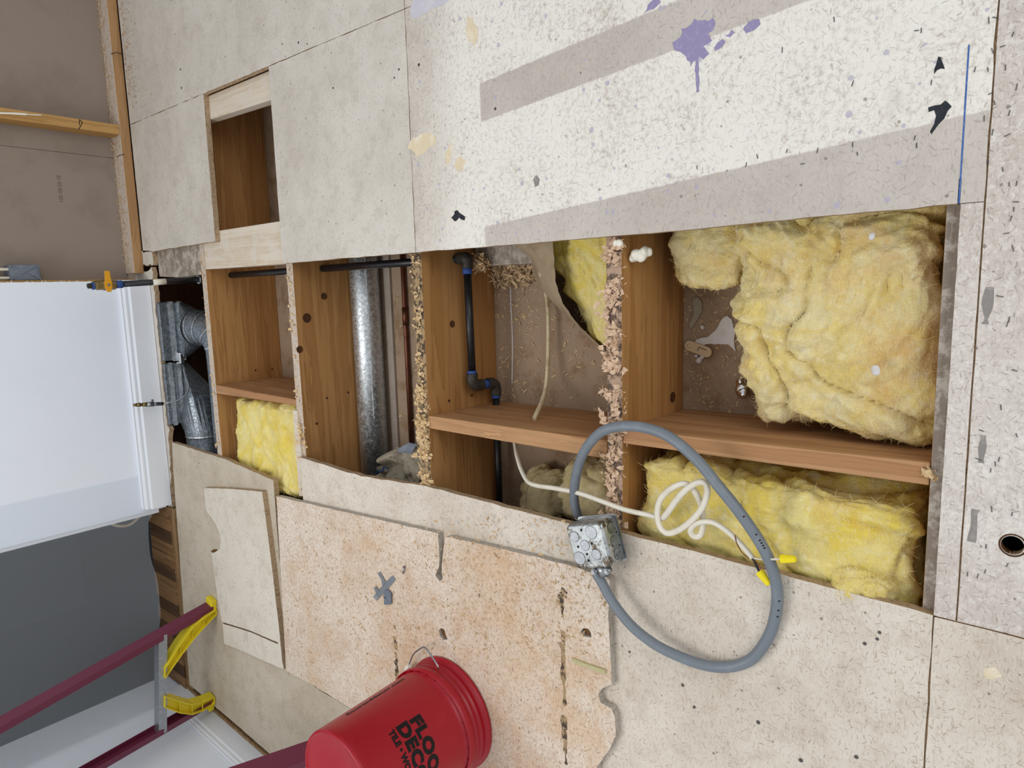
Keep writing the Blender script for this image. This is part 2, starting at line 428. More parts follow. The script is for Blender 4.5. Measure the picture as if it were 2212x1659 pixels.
M['foil'] = plain('crumpled_foil', '#d5d7da', .18, .5, 1.0, bump=1.0, bscale=90)
M['boxgrey'] = plain('blue_grey_plastic', '#6c7480', .5, .35, var='#8a92a0', vscale=50, amt=.4)
M['purple'] = plain('purple_paint', '#958cb0', .6, .3, var='#a8a0c0', vscale=120, amt=.6)
M['black_tar'] = plain('black_tar', '#20242a', .5, .35, var='#3a4048', vscale=90, amt=.5)
M['chalk'] = plain('blue_chalk', '#4a6aa8', .9, .1, var='#7d92bc', vscale=200, amt=.6)
M['rust_stain'] = plain('tan_stain', '#dfcfb0', .8, .15, var='#ebe2d0', vscale=30, amt=.9)
M['pale_blue'] = plain('pale_lilac_paint', '#c9c6cf', .7, .2, var='#d6d3d9', vscale=30, amt=.6)
M['scrape'] = plain('grey_glue_scrape', '#8f8a86', .8, .15, var='#a8a29c', vscale=80, amt=.7)
M['staple'] = plain('dull_staple', '#5a5654', .5, .4, .5)
M['knot'] = wood('knot_plug', '#6e4e2e', '#7d5a36', '#3f2a16', 0, 2.0)
M['green_wood'] = wood('greenish_stick', '#bdb68a', '#cfc89e', '#948d60', 1, 2.0)
M['plank'] = wood('hall_floor_planks', '#7d5f42', '#967350', '#4d3825', 1, 1.0)
M['plank_dark'] = wood('dark_hall_floor_plank', '#54402f', '#664d38', '#37281c', 1, 1.0)
M['rot'] = wood('rotten_trim', '#8a6d4c', '#a3855f', '#4a3523', 0, 1.6)
M['hall'] = plain('hall_shade_paint', '#3c4146', .9, .1)  # darkness of the unlit hall put into its wall colour
M['shade_floor'] = plain('hall_shade_floor', '#3c4146', .95, .05)  # same dark tone for the hall floor, shade put into the colour

q = NT('grimy_box_steel', .35, .5, .75)
c = q.mix(q.step(q.noise(40, 5, .7), .3, .7), '#a7adaf', '#c3c8c9')
c = q.mix(q.math('MULTIPLY', q.step(q.noise(32, 6, .8, q.mapv(loc=(2, 1, 0))), .50, .60), .95), c, '#5a4a33')
q.col(c); M['box_steel'] = q.bump(q.noise(160, 3), .15, .0006).m

q = NT('plastic_sheet', .35, .4)
tr = q.n('BsdfTransparent'); tl = q.n('BsdfTranslucent'); tl.inputs[0].default_value = (.68, .74, .82, 1)
q.col((.74, .80, .87, 1))
m1 = q.n('MixShader', ins={0: .35}); q.t.links.new(q.b.outputs[0], m1.inputs[1]); q.t.links.new(tl.outputs[0], m1.inputs[2])
m2 = q.n('MixShader', ins={0: .25}); q.t.links.new(tr.outputs[0], m2.inputs[1]); q.t.links.new(m1.outputs[0], m2.inputs[2])
q.t.links.new(m2.outputs[0], q.t.nodes['Material Output'].inputs[0])
M['poly'] = q.m

# ------------------------------------------------------------------ the floor and what carries it
TH = .019                                  # thickness of the particle board
CUT = xy((440, 580), (610, 570), (895, 545), (1050, 533), (1440, 500), (1700, 475), (2070, 440))
floor = empty('floor', kind='structure')
def panel(outline, mat, holes=(), z1=0.0, z0=-TH, amp=.0012, seed=1, step=.03, parent=floor, name='subfloor_panel', edge=None, **k):
    mb = MB().prism(ragged(outline, step, amp, seed), z0, z1, holes)
    o = mb.build(name, [M[mat], M[edge or 'board_edge']], parent, **k)
    for p in o.data.polygons:
        if abs(p.normal.z) < .5: p.material_index = 1
    return o
XS = .691
panel([(XS + .001, 1.371), (2.4, 1.371), (2.4, 3.052), (XS + .001, 3.052)], 'board_grey', seed=2)
panel([(XS + .001, .137), (2.4, .137), (2.4, 1.369), (XS + .001, 1.369)], 'board_white', seed=3)
panel([(.092, 2.005), (.094, 1.371), (XS - .001, 1.371), (XS - .001, 2.003)], 'board_grey', seed=4)
c = CUT
panel([(.094, 1.369), (.095, 1.376 - .05), c[3], c[4], c[5], (c[6].x, .170), (.140, .170), (.140, .1665), (.104, .1665), (.104, .137), (XS - .001, .137), (XS - .001, 1.369)], 'board_white', seed=5)
panel([(-.547, .137), (.103, .137), (.103, .1655), (-.547, .167)], 'board_near', seed=6, amp=.0006)
far_lo = xy((316, 545), (452, 523))
panel([(far_lo[1].x, 2.431), (XS - .001, 2.427), (XS - .001, 3.052), (far_lo[0].x, 3.052)], 'board_grey', seed=7, amp=.002)
hp = P(2187, 1178)
panel([(-.547, -.75), (2.4, -.75), (2.4, .1345), (-.547, .1345)], 'board_near', [[(hp.x + .0145 * cos(a), hp.y + .0145 * sin(a)) for a in [i * pi / 10 for i in range(20)]]], seed=8, amp=.0004)
MB().box((-2.5, .1487, -.010), (2.3, .1500, -.0045)) if 0 else None
for (xa, xb, ya, yb) in ((-.547, 2.3, .1335, .1385), (-2.5, -.547, .1635, .1695), (-.5505, -.5455, -.74, .167), (XS - .003, XS + .003, .14, 3.0), (-2.5, -1.37, 1.3705, 1.3755), (XS, 2.3, 1.368, 1.372)):
    MB().box((xa, ya, -.012), (xb, yb, -.0035)).build('seam_filler', M['board_edge'], floor)
panel([(-2.6, -.75), (-.5495, -.75), (-.5495, .1655), (-2.6, .1655)], 'board', seed=9)
panel([(-2.6, .168), (-.5475, .168), (-.540, .452), (-.535, .747), (-.545, .877), (-.537, 1.373), (-.556, 1.661), (-.544, 1.985), (-1.368, 1.985), (-1.368, 1.372), (-2.6, 1.372)],
      'board', seed=10, amp=.0022)
panel([(-.617, 2.955), (-.624, 2.523), (-.651, 2.165), (-1.37, 2.165), (-1.37, 1.374), (-2.6, 1.374), (-2.6, 2.2), (-1.795, 2.22), (-1.772, 2.6), (-1.75, 3.02),
       (-1.35, 3.005), (-1.0, 2.985), (-.72, 2.968)], 'board_left', seed=12, amp=.002)
# strip left under the wall, its near edge broken
panel([(.118, 2.985), (.10, 3.04), (.10, 3.15), (-.915, 3.15), (-.915, 3.022), (-.70, 2.992), (-.60, 2.985), (-.565, 2.965), (-.55, 2.987), (-.30, 2.985), (.04, 2.982)],
      'board_grey', seed=13, amp=.006, step=.008)
panel([(.13, 2.965), (.185, 2.965), (.185, 3.15), (.12, 3.15)], 'board_grey', seed=15, amp=.006, step=.008)

# joists under the boards, their broad sides to the camera
ZB, ZT = -.305, -TH - .0003
def joist(y0, y1, top, mat='joist', x0=-2.58, x1=2.38):
    o = MB().box((x0, y0, ZB), (x1, y1, ZT)).build('joist', [M[mat], M[top]], floor, bevel=.002)
    for p in o.data.polygons:
        if p.normal.z > .7: p.material_index = 1
    return o
J6 = joist(-.46, -.422, 'dust'); J5 = joist(.148, .1865, 'joist_grey'); J4 = joist(.7605, .7985, 'glue_pink')
J3 = joist(1.3715, 1.4085, 'glue'); J2 = joist(1.980, 2.017, 'dust'); J1 = joist(2.563, 2.598, 'dust'); J0 = joist(3.165, 3.203, 'dust', 'joist_dark')
for x in (-2.6, 2.385):
    MB().box((x, -.76, ZB), (x + .018, 3.22, ZT)).build('light_stop_board', M['joist_dark'], floor)  # unseen end boards added to stop light leaking in under the floor

def blocking(poly, mat, z0=ZB, z1=ZT, top=None, name='blocking', bev=.0025):
    o = MB().prism(poly, z0, z1).build(name, [M[mat], M[top or mat]], floor, bevel=bev)
    if top:
        for p in o.data.polygons:
            if p.normal.z > .7: p.material_index = 1
    return o
B2 = blocking([(-.344, 1.3705), (-.379, 1.3705), (-.383, .7995), (-.341, .7995)], 'joist_red')
B1 = blocking([(-.311, .7595), (-.342, .7595), (-.338, .1875), (-.300, .1875)], 'joist_red')
B3 = blocking([(-.345, 2.562), (-.378, 2.562), (-.375, 2.018), (-.355, 2.018)], 'joist_red')
blocking([(.601, 2.018), (XS - .002, 2.018), (XS - .002, 2.562), (.612, 2.562)], 'joist_pale', -.057, name='ledger_block')
blocking([(.228, 2.018), (.226, 2.562), (.093, 2.562), (.091, 2.018)], 'joist_pale', -.057, name='ledger_block')
blocking([(.188, 2.599), (.188, 2.965), (.078, 2.965), (.07, 2.80), (.075, 2.599)], 'joist_grey', -.06, name='ledger_block', bev=.002)

# ceiling board of the room below, closing the bays from underneath
MB().box((-2.6, -.76, -.318), (2.4, 4.3, -.3055)).build('ceiling', M['paper_dusty'], kind='structure')

# chips of torn board left along the joist tops
def chips(x0, x1, yc, wid, n, mat, parent, size=.012, zb=ZT, seed=1, up=.012, over=.3):
    r = random.Random(seed); mb = MB()
    for i in range(n):
        x = r.uniform(x0, x1); y = yc + r.uniform(-1, 1) * wid * (1 + over * (r.random() < .25))
        if noise.noise(V((x * 22, y * 22, seed * 5.0))) < -.12: continue
        big = r.random() < .22; L = size * (r.uniform(.9, 1.8) if big else r.uniform(.4, 1.1)); W = L * (r.uniform(.2, .42) if big else r.uniform(.05, .16)); a = r.uniform(0, pi)
        z = zb + r.random() ** 2 * up
        u = V((cos(a), sin(a), r.uniform(-.5, .7))).normalized() * L; v_ = V((-sin(a), cos(a), r.uniform(-.4, .4))).normalized() * W
        p = V((x, y, z)); mid = p + u * .5 + V((0, 0, L * .15)); t = V((0, 0, .0008))
        mb.add([p - v_, p + v_, mid + v_ * r.uniform(.5, 1.1), mid - v_ * r.uniform(.5, 1.1), p + u + v_ * r.uniform(-.9, .9), p + u * .85 - v_ * r.uniform(-.6, .9)],
               [(0, 1, 2, 3), (3, 2, 4, 5)])
    return mb.build('splintered_chips', mat, parent, kind='stuff')
chips(-.53, .09, .7795, .016, 1900, M['chips_pink'], J4, .011, seed=3, up=.012, over=1.1)
chips(-.60, .09, 1.390, .015, 700, M['chips'], J3, .008, seed=5, up=.005)
chips(-.55, -.27, 1.388, .015, 1500, M['chips'], J3, .011, seed=6, up=.012, over=.9)
chips(-.62, .08, 1.999, .013, 260, M['chips'], J2, .009, seed=8, up=.006)
chips(-.66, -.43, 1.985, .014, 260, M['chips'], J2, .014, seed=9, up=.012, over=.9)
chips(-.63, .15, 2.580, .012, 220, M['chips'], J1, .008, seed=11, up=.005)
chips(-.335, -.310, .186, .008, 60, M['chips'], J5, .010, seed=12, up=.006)

# sawdust scattered in the bays
def dust(name, pts_fn, n, mat, parent=None, size=.006, seed=1, **k):
    r = random.Random(seed); mb = MB()
    for i in range(n):
        p = pts_fn(r)
        if p is None: continue
        a = r.uniform(0, pi); L = size * r.uniform(.3, 1.3); W = L * r.uniform(.12, .5)
        u = V((cos(a), sin(a), r.uniform(-.1, .4))) * L; v_ = V((-sin(a), cos(a), 0)) * W
        mb.add([p - u - v_, p + u - v_, p + u + v_, p - u + v_], [(0, 1, 2, 3)])
    return mb.build(name, mat, parent, **k)
def bay_pts(x0, x1, y0, y1, z, dens=None):
    def f(r):
        x, y = r.uniform(x0, x1), r.uniform(y0, y1)
        if dens and r.random() > dens(x, y): return None
        return V((x, y, z + r.random() * .003))
    return f
ZC = -.3052
dust('wood_shavings', bay_pts(-.34, .1, .80, 1.37, ZC, lambda x, y: .25 + .75 * max(0, min(1, (y - 1.05) / .3)) * (1 if x > -.1 else .5)), 1300, M['shavings'], seed=21, kind='stuff',
     label='wood shavings scattered on the brown board in the bay with the black pipe', cat='wood shavings')
dust('wood_shavings', bay_pts(-.31, .1, .45, .76, ZC), 900, M['shavings'], seed=22, size=.004, kind='stuff', label='fine wood shavings beside the large yellow insulation batt', cat='wood shavings')
dust('wood_shavings', bay_pts(-.5, .1, 1.42, 1.97, ZC), 120, M['shavings'], seed=23, kind='stuff', label='sparse wood shavings under the galvanized duct pipe', cat='wood shavings')

# marks on the boards: stains, splats, staples
def blot(pts, mat, parent=floor, z=.0004, name='paint_splat', seed=1, amp=.004, **k):
    o = ragged(pts, .006, amp, seed)
    return MB().prism(o, z - .0008, z).build(name, M[mat], parent, **k)
splat = [(1452, 92), (1470, 80), (1472, 62), (1490, 55), (1500, 40), (1516, 44), (1530, 46), (1540, 38), (1546, 50), (1540, 66), (1530, 72), (1538, 88), (1520, 100), (1532, 116), (1520, 128), (1510, 122), (1509, 160), (1511, 198), (1504, 200), (1503, 160), (1502, 130), (1492, 144), (1484, 130), (1470, 112), (1456, 108)]
blot(xy(*splat), 'purple', seed=2, label='purple paint splat with a drip')
blot(xy((1605, 62), (1618, 46), (1640, 41), (1643, 52), (1628, 66), (1612, 72)), 'purple', seed=3)
blot(xy((1566, 78), (1580, 64), (1587, 70), (1578, 80)), 'purple', seed=4)
blot(xy((1542, 104), (1550, 92), (1562, 84), (1567, 90), (1556, 104), (1546, 110)), 'purple', seed=5)
blot(xy((1390, 30), (1400, 10), (1420, -4), (1428, 4), (1412, 20)), 'purple', seed=6)
blot(xy((2018, 160), (2022, 140), (2027, 122), (2032, 124), (2038, 140), (2041, 149), (2032, 148), (2024, 152)), 'black_tar', seed=7, name='tar_smear', amp=.002)
blot(xy((2005, 232), (2018, 228), (2032, 226), (2042, 217), (2048, 222), (2056, 230), (2047, 240), (2040, 256), (2030, 266), (2022, 276), (2012, 290), (2009, 284), (2018, 268), (2022, 250), (2018, 238), (2006, 242)), 'black_tar', seed=8, name='tar_smear', amp=.005)
blot(xy((975, 470), (982, 456), (988, 454), (996, 462), (1010, 468), (1004, 476), (992, 470), (985, 478)), 'black_tar', seed=9, name='tar_smear', amp=.008)
blot(xy((1152, 388), (1158, 378), (1166, 388), (1164, 400), (1156, 404)), 'scrape', seed=10, name='tar_smear', amp=.002)
blot(xy((880, 320), (892, 300), (912, 288), (934, 290), (942, 304), (926, 318), (908, 334), (896, 330)), 'rust_stain', seed=11, name='tan_stain', amp=.008)
blot(xy((990, 376), (984, 352), (996, 338), (1008, 346), (1002, 372)), 'rust_stain', seed=12, name='tan_stain', amp=.01)
blot(xy((962, 356), (962, 336), (974, 308), (978, 320), (972, 350)), 'rust_stain', seed=13, name='tan_stain', amp=.006)
blot(xy((1012, 90), (1006, 60), (1010, 30), (1022, 36), (1034, 76), (1026, 104)), 'rust_stain', seed=14, name='tan_stain', amp=.008)
blot(xy((888, 36), (900, 36), (940, 18), (972, 0), (1000, -14), (900, -14), (888, 10)), 'pale_blue', seed=15, name='lilac_paint_patch')
blot(xy((2122, 1450), (2150, 1440), (2166, 1462), (2130, 1466)), 'rust_stain', seed=16, name='tan_stain')
a, b = P(2095.5, 96), P(2077.5, 436)
MB().box((.104, .1668, -.0006), (a.x, .1690, .0004)).build('chalk_line', M['chalk'], floor, label='blue chalk line')
st = MB(); r = random.Random(31)
def staple(p, a, L=.010, W=.0010):
    m = Matrix.Translation(p) @ Matrix.Rotation(a, 4, 'Z')
    st.box((-L / 2, -W / 2, -.001), (L / 2, W / 2, .0012), m)
for px, py in [(2150, 38), (2166, 100), (2188, 74), (2134, 150), (2172, 146), (2140, 202), (2148, 222), (2196, 188), (2180, 244), (2126, 256), (2144, 286), (2176, 292), (2134, 350), (2166, 366), (2180, 398), (2196, 396), (2136, 44), (2144, 110),
               (2194, 436), (2190, 452), (2184, 472), (2174, 504), (2188, 536), (2176, 700), (2180, 690), (2160, 640), (2192, 800), (2150, 1002), (2140, 1016), (2158, 992), (2120, 930), (2142, 1100), (2162, 880), (2196, 940), (2186, 1110), (2114, 992), (2176, 1220), (2128, 1234), (2112, 1244), (2090, 1240), (2130, 1180),
               (1506, 362), (1612, 356), (1636, 338), (1700, 326), (1734, 354), (1766, 325), (1842, 312), (1852, 332), (1980, 314), (1976, 298), (2012, 178), (2106, 150), (1802, 42), (1842, 180), (1690, 108), (1980, 66), (1990, 66)]:
    staple(P(px, py, 0), r.uniform(-.35, .35) + (pi / 2 if r.random() < .2 else 0), r.uniform(.006, .009))
for px, py in [(610, 95), (664, 95), (862, 150), (390, 150), (720, 190), (392, 190), (645, 92), (565, 1330), (905, 140), (852, 168), (1070, 235), (800, 1490), (455, 1110), (480, 1300), (420, 1240), (540, 1200), (430, 1000),
               (1900, 1366), (1868, 1390), (1730, 1642), (1475, 1480), (1500, 1527), (1638, 1560), (1360, 1408), (1895, 1380), (1850, 1635)]:
    p = P(px, py, 0); st.cyl(p + V((0, 0, -.001)), p + V((0, 0, .001)), r.uniform(.002, .0042), 8)
st.build('staples_and_nail_heads', M['staple'], floor, kind='stuff')
# pulled-up strips and hole in the near panel
hp = P(2188, 1178)
MB().lathe([(.0180, .0005), (.0160, .0008), (.0147, -.001), (.0146, -.019)], hp, 24).build('drill_hole_rim', M['joist_dark'], floor, label='dark charred rim of a drilled hole')
for a, b, wd in (((2136, 620), (2126, 700), .006), ((2105, 1100), (2096, 1170), .007), ((2122, 940), (2118, 1000), .005)):
    a, b = P(*a), P(*b); n_ = (b - a).normalized().cross(V((0, 0, 1))) * wd
    blot([(a - n_).xy, (b - n_).xy, (b + n_ * .6).xy, (a + n_ * .6).xy], 'scrape', name='glue_scrape', seed=int(wd * 1e4), amp=.003)

# ------------------------------------------------------------------ the far wall
wall = empty('wall_far', (0, 3.06, 0), kind='structure')
WT = 2.4
MB().box((.095, 3.06, .0005), (2.4, 3.149, .0385)).build('sole_plate', [M['plate'], M['dust']], wall, bevel=.002)
for p in bpy.data.objects['sole_plate'].data.polygons:
    if p.normal.z > .7: p.material_index = 1
def stud(x0, x1, y0=3.061, y1=3.149):
    MB().box((x0, y0, .039), (x1, y1, WT)).build('stud', M['stud'], wall, bevel=.002)
stud(.648, .686); stud(1.26, 1.298); stud(1.87, 1.908); stud(.032, .070); stud(-.34, -.302); MB().box((-.935, 3.061, .039), (-.9155, 3.149, WT)).build('door_jamb', M['white_trim'], wall)
MB().box((-.935, 3.061, 2.05), (-1.80, 3.149, WT)).build('door_header', M['stud'], wall)
MB().box((.569, 3.1495, .03), (2.4, 3.162, WT)).build('drywall_sheet', M['paper'], wall, label='brown back of a drywall sheet')
MB().box((-.90, 3.1495, .03), (.5675, 3.162, WT)).build('drywall_sheet', M['paper'], wall, label='brown back of a drywall sheet')
fd = MB().box((-.915, 3.047, .012), (.063, 3.0605, WT)).build('drywall_sheet', [M['white_wall'], M['gyp']], wall, label='white painted drywall')
for p in fd.data.polygons:
    if p.normal.x > .7: p.material_index = 1
MB().box((-.93, 3.047, 2.06), (-1.81, 3.0605, WT)).build('drywall_sheet', M['white_wall'], wall, label='white painted drywall')
# torn paper fringe on the cut edge of the white sheet
fr = MB(); r = random.Random(4)
for i in range(60):
    z = r.uniform(.1, 1.0); L = r.uniform(.002, .008)
    fr.add([(.063, 3.047, z), (.063, 3.047, z + .006), (.063 + L, 3.0468, z + r.uniform(0, .012))], [(0, 1, 2)])
fr.build('torn_paper_fringe', M['gyp'], wall, kind='stuff')
# stamp on the brown sheet (printed, faint)
def text_mesh(body, size, font_bold=0.0, spacing=1.0, align='LEFT'):
    cu = bpy.data.curves.new('t', 'FONT'); cu.body = body; cu.size = size; cu.offset = font_bold; cu.space_character = spacing; cu.align_x = align
    cu.resolution_u = 3
    o = bpy.data.objects.new('t', cu); C.objects.link(o)
    dg = bpy.context.evaluated_depsgraph_get()
    me = bpy.data.meshes.new_from_object(o.evaluated_get(dg)); bpy.data.objects.remove(o); bpy.data.curves.remove(cu)
    return me
me = text_mesh('100 08:26:18', .02)
mb = MB(); o0 = PY(137, 438, 3.149)
mb.add([(o0.x + v_.co.x * -1 * -1, 3.1490, o0.z + v_.co.y) for v_ in me.vertices], [tuple(p.vertices) for p in me.polygons])
mb.build('ink_stamp', M['ink_soft'], wall, label='faint stamped numbers')
# marks left by a pencil on the stud and plate
for a, b in (((171, 258), (178, 264)), ((178, 264), (170, 280)), ((172, 259), (171, 270))):
    MB().tube([PY(*a, 3.0605), PY(*b, 3.0605)], .0012, 5).build('pencil_mark', M['ink'], wall)
MB().tube([P(240, 117, .039), P(250, 113, .039), PY(262, 116, 3.0595)], .0014, 5).build('pencil_mark', M['ink'], wall)
MB().tube([P(251, 340, .039), P(258, 336, .039), P(268, 333, .039)], .0012, 5).build('pencil_mark', M['ink'], wall)
# white streak of caulk on the stud
MB().tube(spline([PY(0, 244, 3.060), PY(30, 245, 3.060), PY(60, 247, 3.060), PY(90, 249, 3.060)]), [.006] * 8 + [.007] * 8 + [.003] * 9, 8, flat=.4).build('caulk_streak', M['foam'], wall)
# bottom of the brown sheet: a dusty ridge of shavings behind the plate
dust('wood_shavings', lambda r: V((r.uniform(.12, 2.3), 3.149 - abs(r.gauss(0, .03)), .040 + r.random() * .006)), 1400, M['chips'], size=.004, seed=41, kind='stuff', label='sawdust lying on the wall plate in front of the brown drywall', cat='wood shavings')
dust('wood_shavings', lambda r: V((r.uniform(.75, 1.6), 3.04 - abs(r.gauss(0, .05)), .0015 + r.random() * .002)), 800, M['sawdust'], size=.003, seed=42, kind='stuff', label='brown sawdust along the foot of the bare stud wall', cat='wood shavings')

# baseboard: flat board with a moulded cap
def baseboard(name, a, b, nrm, h=.105, t=.015):
    a, b, nrm = V(a), V(b), V(nrm)
    prof = [(0, 0), (t, 0), (t, h * .70), (t * .62, h * .76), (t * .72, h * .80), (t * .72, h * .86), (t * .35, h * .92), (t * .45, h * .97), (t * .2, h), (0, h)]
    mb = MB(); n = len(prof)
    vs_ = [e + nrm * d + V((0, 0, z)) for e in (a, b) for d, z in prof]
    mb.add(vs_, [(i, (i + 1) % n, n + (i + 1) % n, n + i) for i in range(n)] + [tuple(range(n))[::-1], tuple(range(n, 2 * n))])
    return mb.build(name, M['white_trim'], kind='structure')
baseboard('baseboard_far', (.066, 3.0465, .002), (-.90, 3.0465, .002), (0, -1, 0), .112, .034)

# left wall, running towards the viewer
lw_a, lw_b = V((-1.800, 3.14, 0)), V((-1.846, 2.26, 0))
dl = (lw_b - lw_a).normalized(); nl = V((-dl.y, dl.x, 0)); nl = nl if nl.x > 0 else -nl
far_end = lw_a - dl * .13; hall_end = lw_a - dl * 1.2
mb = MB(); th = nl * -.11
vs_ = [p + V((0, 0, z)) for z in (-.02, WT) for p in (far_end, lw_b, lw_b + th, far_end + th)]
mb.add(vs_, [(0, 1, 2, 3), (4, 7, 6, 5), (0, 4, 5, 1), (1, 5, 6, 2), (2, 6, 7, 3), (3, 7, 4, 0)])
mb.build('wall_left', M['white_wall'], kind='structure')
mb = MB(); vs_ = [p + V((0, 0, z)) for z in (-.02, WT) for p in (hall_end, far_end, far_end + th, hall_end + th)]
mb.add(vs_, [(0, 1, 2, 3), (4, 7, 6, 5), (0, 4, 5, 1), (1, 5, 6, 2), (2, 6, 7, 3), (3, 7, 4, 0)]).build('wall_hall_left', M['hall'], kind='structure')  # white wall carried on in a dark colour that stands in for shade
baseboard('baseboard_left', tuple(lw_a + V((0, -.02, -.012)) + nl * .001), tuple(lw_b + V((0, 0, -.012)) + nl * .001), tuple(nl), .105, .014)
# dirty gap between the boards and that wall
mb = MB()
for (d0, d1, z0, z1, mt) in ((.016, .030, -.018, -.004, 'rot'), (.033, .042, -.02, -.010, 'joist_dark')):
    m_ = MB(); vs_ = [p + V((0, 0, z)) for z in (z0, z1) for p in (lw_a + nl * d0, lw_b + nl * d0, lw_b + nl * d1, lw_a + nl * d1)]
    m_.add(vs_, [(0, 1, 2, 3), (4, 7, 6, 5), (0, 4, 5, 1), (1, 5, 6, 2), (2, 6, 7, 3), (3, 7, 4, 0)]).build('trim_1' if mt == 'rot' else 'trim_2', M[mt], kind='structure')

# doorway: worn threshold and the strip floor of the hall behind
def strip(name, y0, y1, x0, x1, z0, z1, mat, seed):
    o = ragged([(x0, y0), (x1, y0 + .012), (x1, y1 + .012), (x0, y1)], .012, .006, seed)
    return MB().prism(o, z0, z1).build(name, M[mat], kind='structure')
strip('trim_3', 2.992, 3.030, -1.765, -.92, -.016, -.001, 'rot', 3)
strip('trim_4', 3.034, 3.056, -1.765, -.92, -.018, -.004, 'plank', 4)
x = -1.79; k = 0; r = random.Random(5)
while x < -.925:
    wd = .058
    MB().box((x, 3.064, -.018), (min(x + wd - .002, -.922), 3.279, .001 + r.uniform(-.001, .001))).build('floor_plank', M['plank_dark' if k in (1, 4, 6, 9, 12) else 'plank'], floor)
    x += wd; k += 1
hall = empty('wall_hall', (-1.35, 4.3, 0), kind='structure')
MB().box((-1.95, 3.28, -.03), (-.90, 4.29, .0005)).build('shade_floor', M['shade_floor'], hall)  # plain dark slab added in place of the unlit hall floor
MB().box((-1.95, 4.29, 0), (-.80, 4.31, WT)).build('back_panel', M['hall'], hall)
MB().box((-.915, 3.163, 0), (-.90, 4.29, WT)).build('side_panel', M['hall'], hall)
MB().box((-1.95, 3.05, WT), (-.80, 4.31, WT + .02)).build('head_panel', M['hall'], hall)

# ------------------------------------------------------------------ plastic dust sheet over the doorway
mb = MB(); nx, nz = 70, 40
x0, x1 = -.752, -1.792
def sheet_bottom(t):
    return .078 + .022 * t + .012 * sin(t * 9) + .012 * noise.noise(V((t * 7, 1, 0))) - .02 * math.exp(-((t - .17) / .02) ** 2)
for i in range(nx + 1):
    t = i / nx; x = x0 + (x1 - x0) * t; zb = sheet_bottom(t)
    if x > -.90: zb = .118
    for j in range(nz + 1):
        s_ = j / nz; z = zb + (2.3 - zb) * s_ ** 1.4
        y = 3.040 + (.018 if x < -.90 else 0) * min(1, (-.90 - x) / .06 if x < -.90 else 0)
        y += .004 * noise.noise(V((x * 6, z * 1.5, 3))) * (1 if x < -.9 else .25) - .010 * (1 - s_) ** 6 * sin(t * 14) * (1 if x < -.9 else 0)
        mb.v.append(V((x, y, z)))
n = nz + 1
mb.f = [(i * n + j, (i + 1) * n + j, (i + 1) * n + j + 1, i * n + j + 1) for i in range(nx) for j in range(nz)]; mb.sm = [True] * len(mb.f)
sheet = mb.build('dust_sheet', M['poly'], label='grey translucent plastic sheet hung over the doorway at left', cat='plastic sheet')
pts = [PY(x, y, 3.22) for x, y in ((222, 1112), (236, 1128), (258, 1136), (282, 1132), (302, 1114), (314, 1092))]
MB().tube(spline(pts), .007, 8).build('hall_cable', M['old_cable'], label='beige cable loop seen through the plastic sheet', cat='cable')

# ------------------------------------------------------------------ loose boards lying on the floor
BT = .0195
def on(*pts): return xy(*pts, z=BT)
hole1 = on((948, 1362), (953, 1357), (960, 1360), (963, 1372), (967, 1381), (958, 1383), (950, 1374))
hole2 = on((1254, 1364), (1260, 1357), (1270, 1358), (1276, 1366), (1278, 1377), (1270, 1376), (1260, 1374))
brd = on((597, 1072), (700, 1096), (830, 1125), (946, 1152), (949, 1188), (948, 1225), (940, 1243), (950, 1256), (956, 1250), (954, 1225), (957, 1192), (962, 1160), (975, 1161), (1110, 1192), (1220, 1218), (1310, 1247), (1318, 1252),
         (1314, 1330), (1318, 1400), (1322, 1478), (1300, 1488), (1292, 1500), (1298, 1518), (1320, 1530), (1328, 1548), (1330, 1590), (1312, 1626), (1290, 1655)) 
low = [V((-1.372, .80)), V((-1.372, 1.5)), V((-1.372, 1.75))] + on((766, 1536), (690, 1488), (618, 1449))
brd = [p for p in brd] + low
loose = empty('loose_board', tuple(P(960, 1400, .0005)), label='loose raw tan particle board panel under the red bucket', cat='board')
o = MB().prism(ragged(brd, .012, .0012, 77), .0008, BT, (hole1, hole2)).build('panel', [M['board_raw'], M['grey_edge']], loose)
for p in o.data.polygons:
    if abs(p.normal.z) < .5: p.material_index = 1
for h in (hole1, hole2):
    c0 = sum((V(p) for p in h), V((0, 0))) / len(h)
    MB().prism([c0 + (V(p) - c0) * .96 for p in h], .0009, .010).build('knot_plug', M['knot'], loose)
def streak(pts, wd, seed):
    a = P(*pts[0], BT); b = P(*pts[1], BT); n_ = (b - a).normalized().cross(V((0, 0, 1))) * wd
    mb = MB(); r = random.Random(seed)
    for k in range(14):
        t = k / 14; p = a.lerp(b, t)
        if r.random() < .22: continue
        q0 = p + n_ * r.uniform(-1.1, -.4); q1 = p + n_ * r.uniform(.3, 1); d = (b - a) / 14
        mb.prism(ragged([q0.xy, (q0 + d * 1.05).xy, (q1 + d).xy, q1.xy], .004, .004, seed + k), BT - .0004, BT + .0005 + k * 1e-5)
    return mb.build('glue_streak', M['glue'], loose, kind='stuff')
streak(((1212, 1280), (1222, 1650)), .010, 3); streak(((852, 1350), (858, 1470)), .008, 4); streak(((1222, 1275), (1205, 1300)), .012, 5)
dust('fibre_strands', lambda r: (lambda p: V((p.x, p.y, BT + .0006)))(P(r.uniform(620, 1310), r.uniform(1120, 1420), BT)) if True else None, 900, M['shavings'], loose, size=.005, seed=51, kind='stuff')

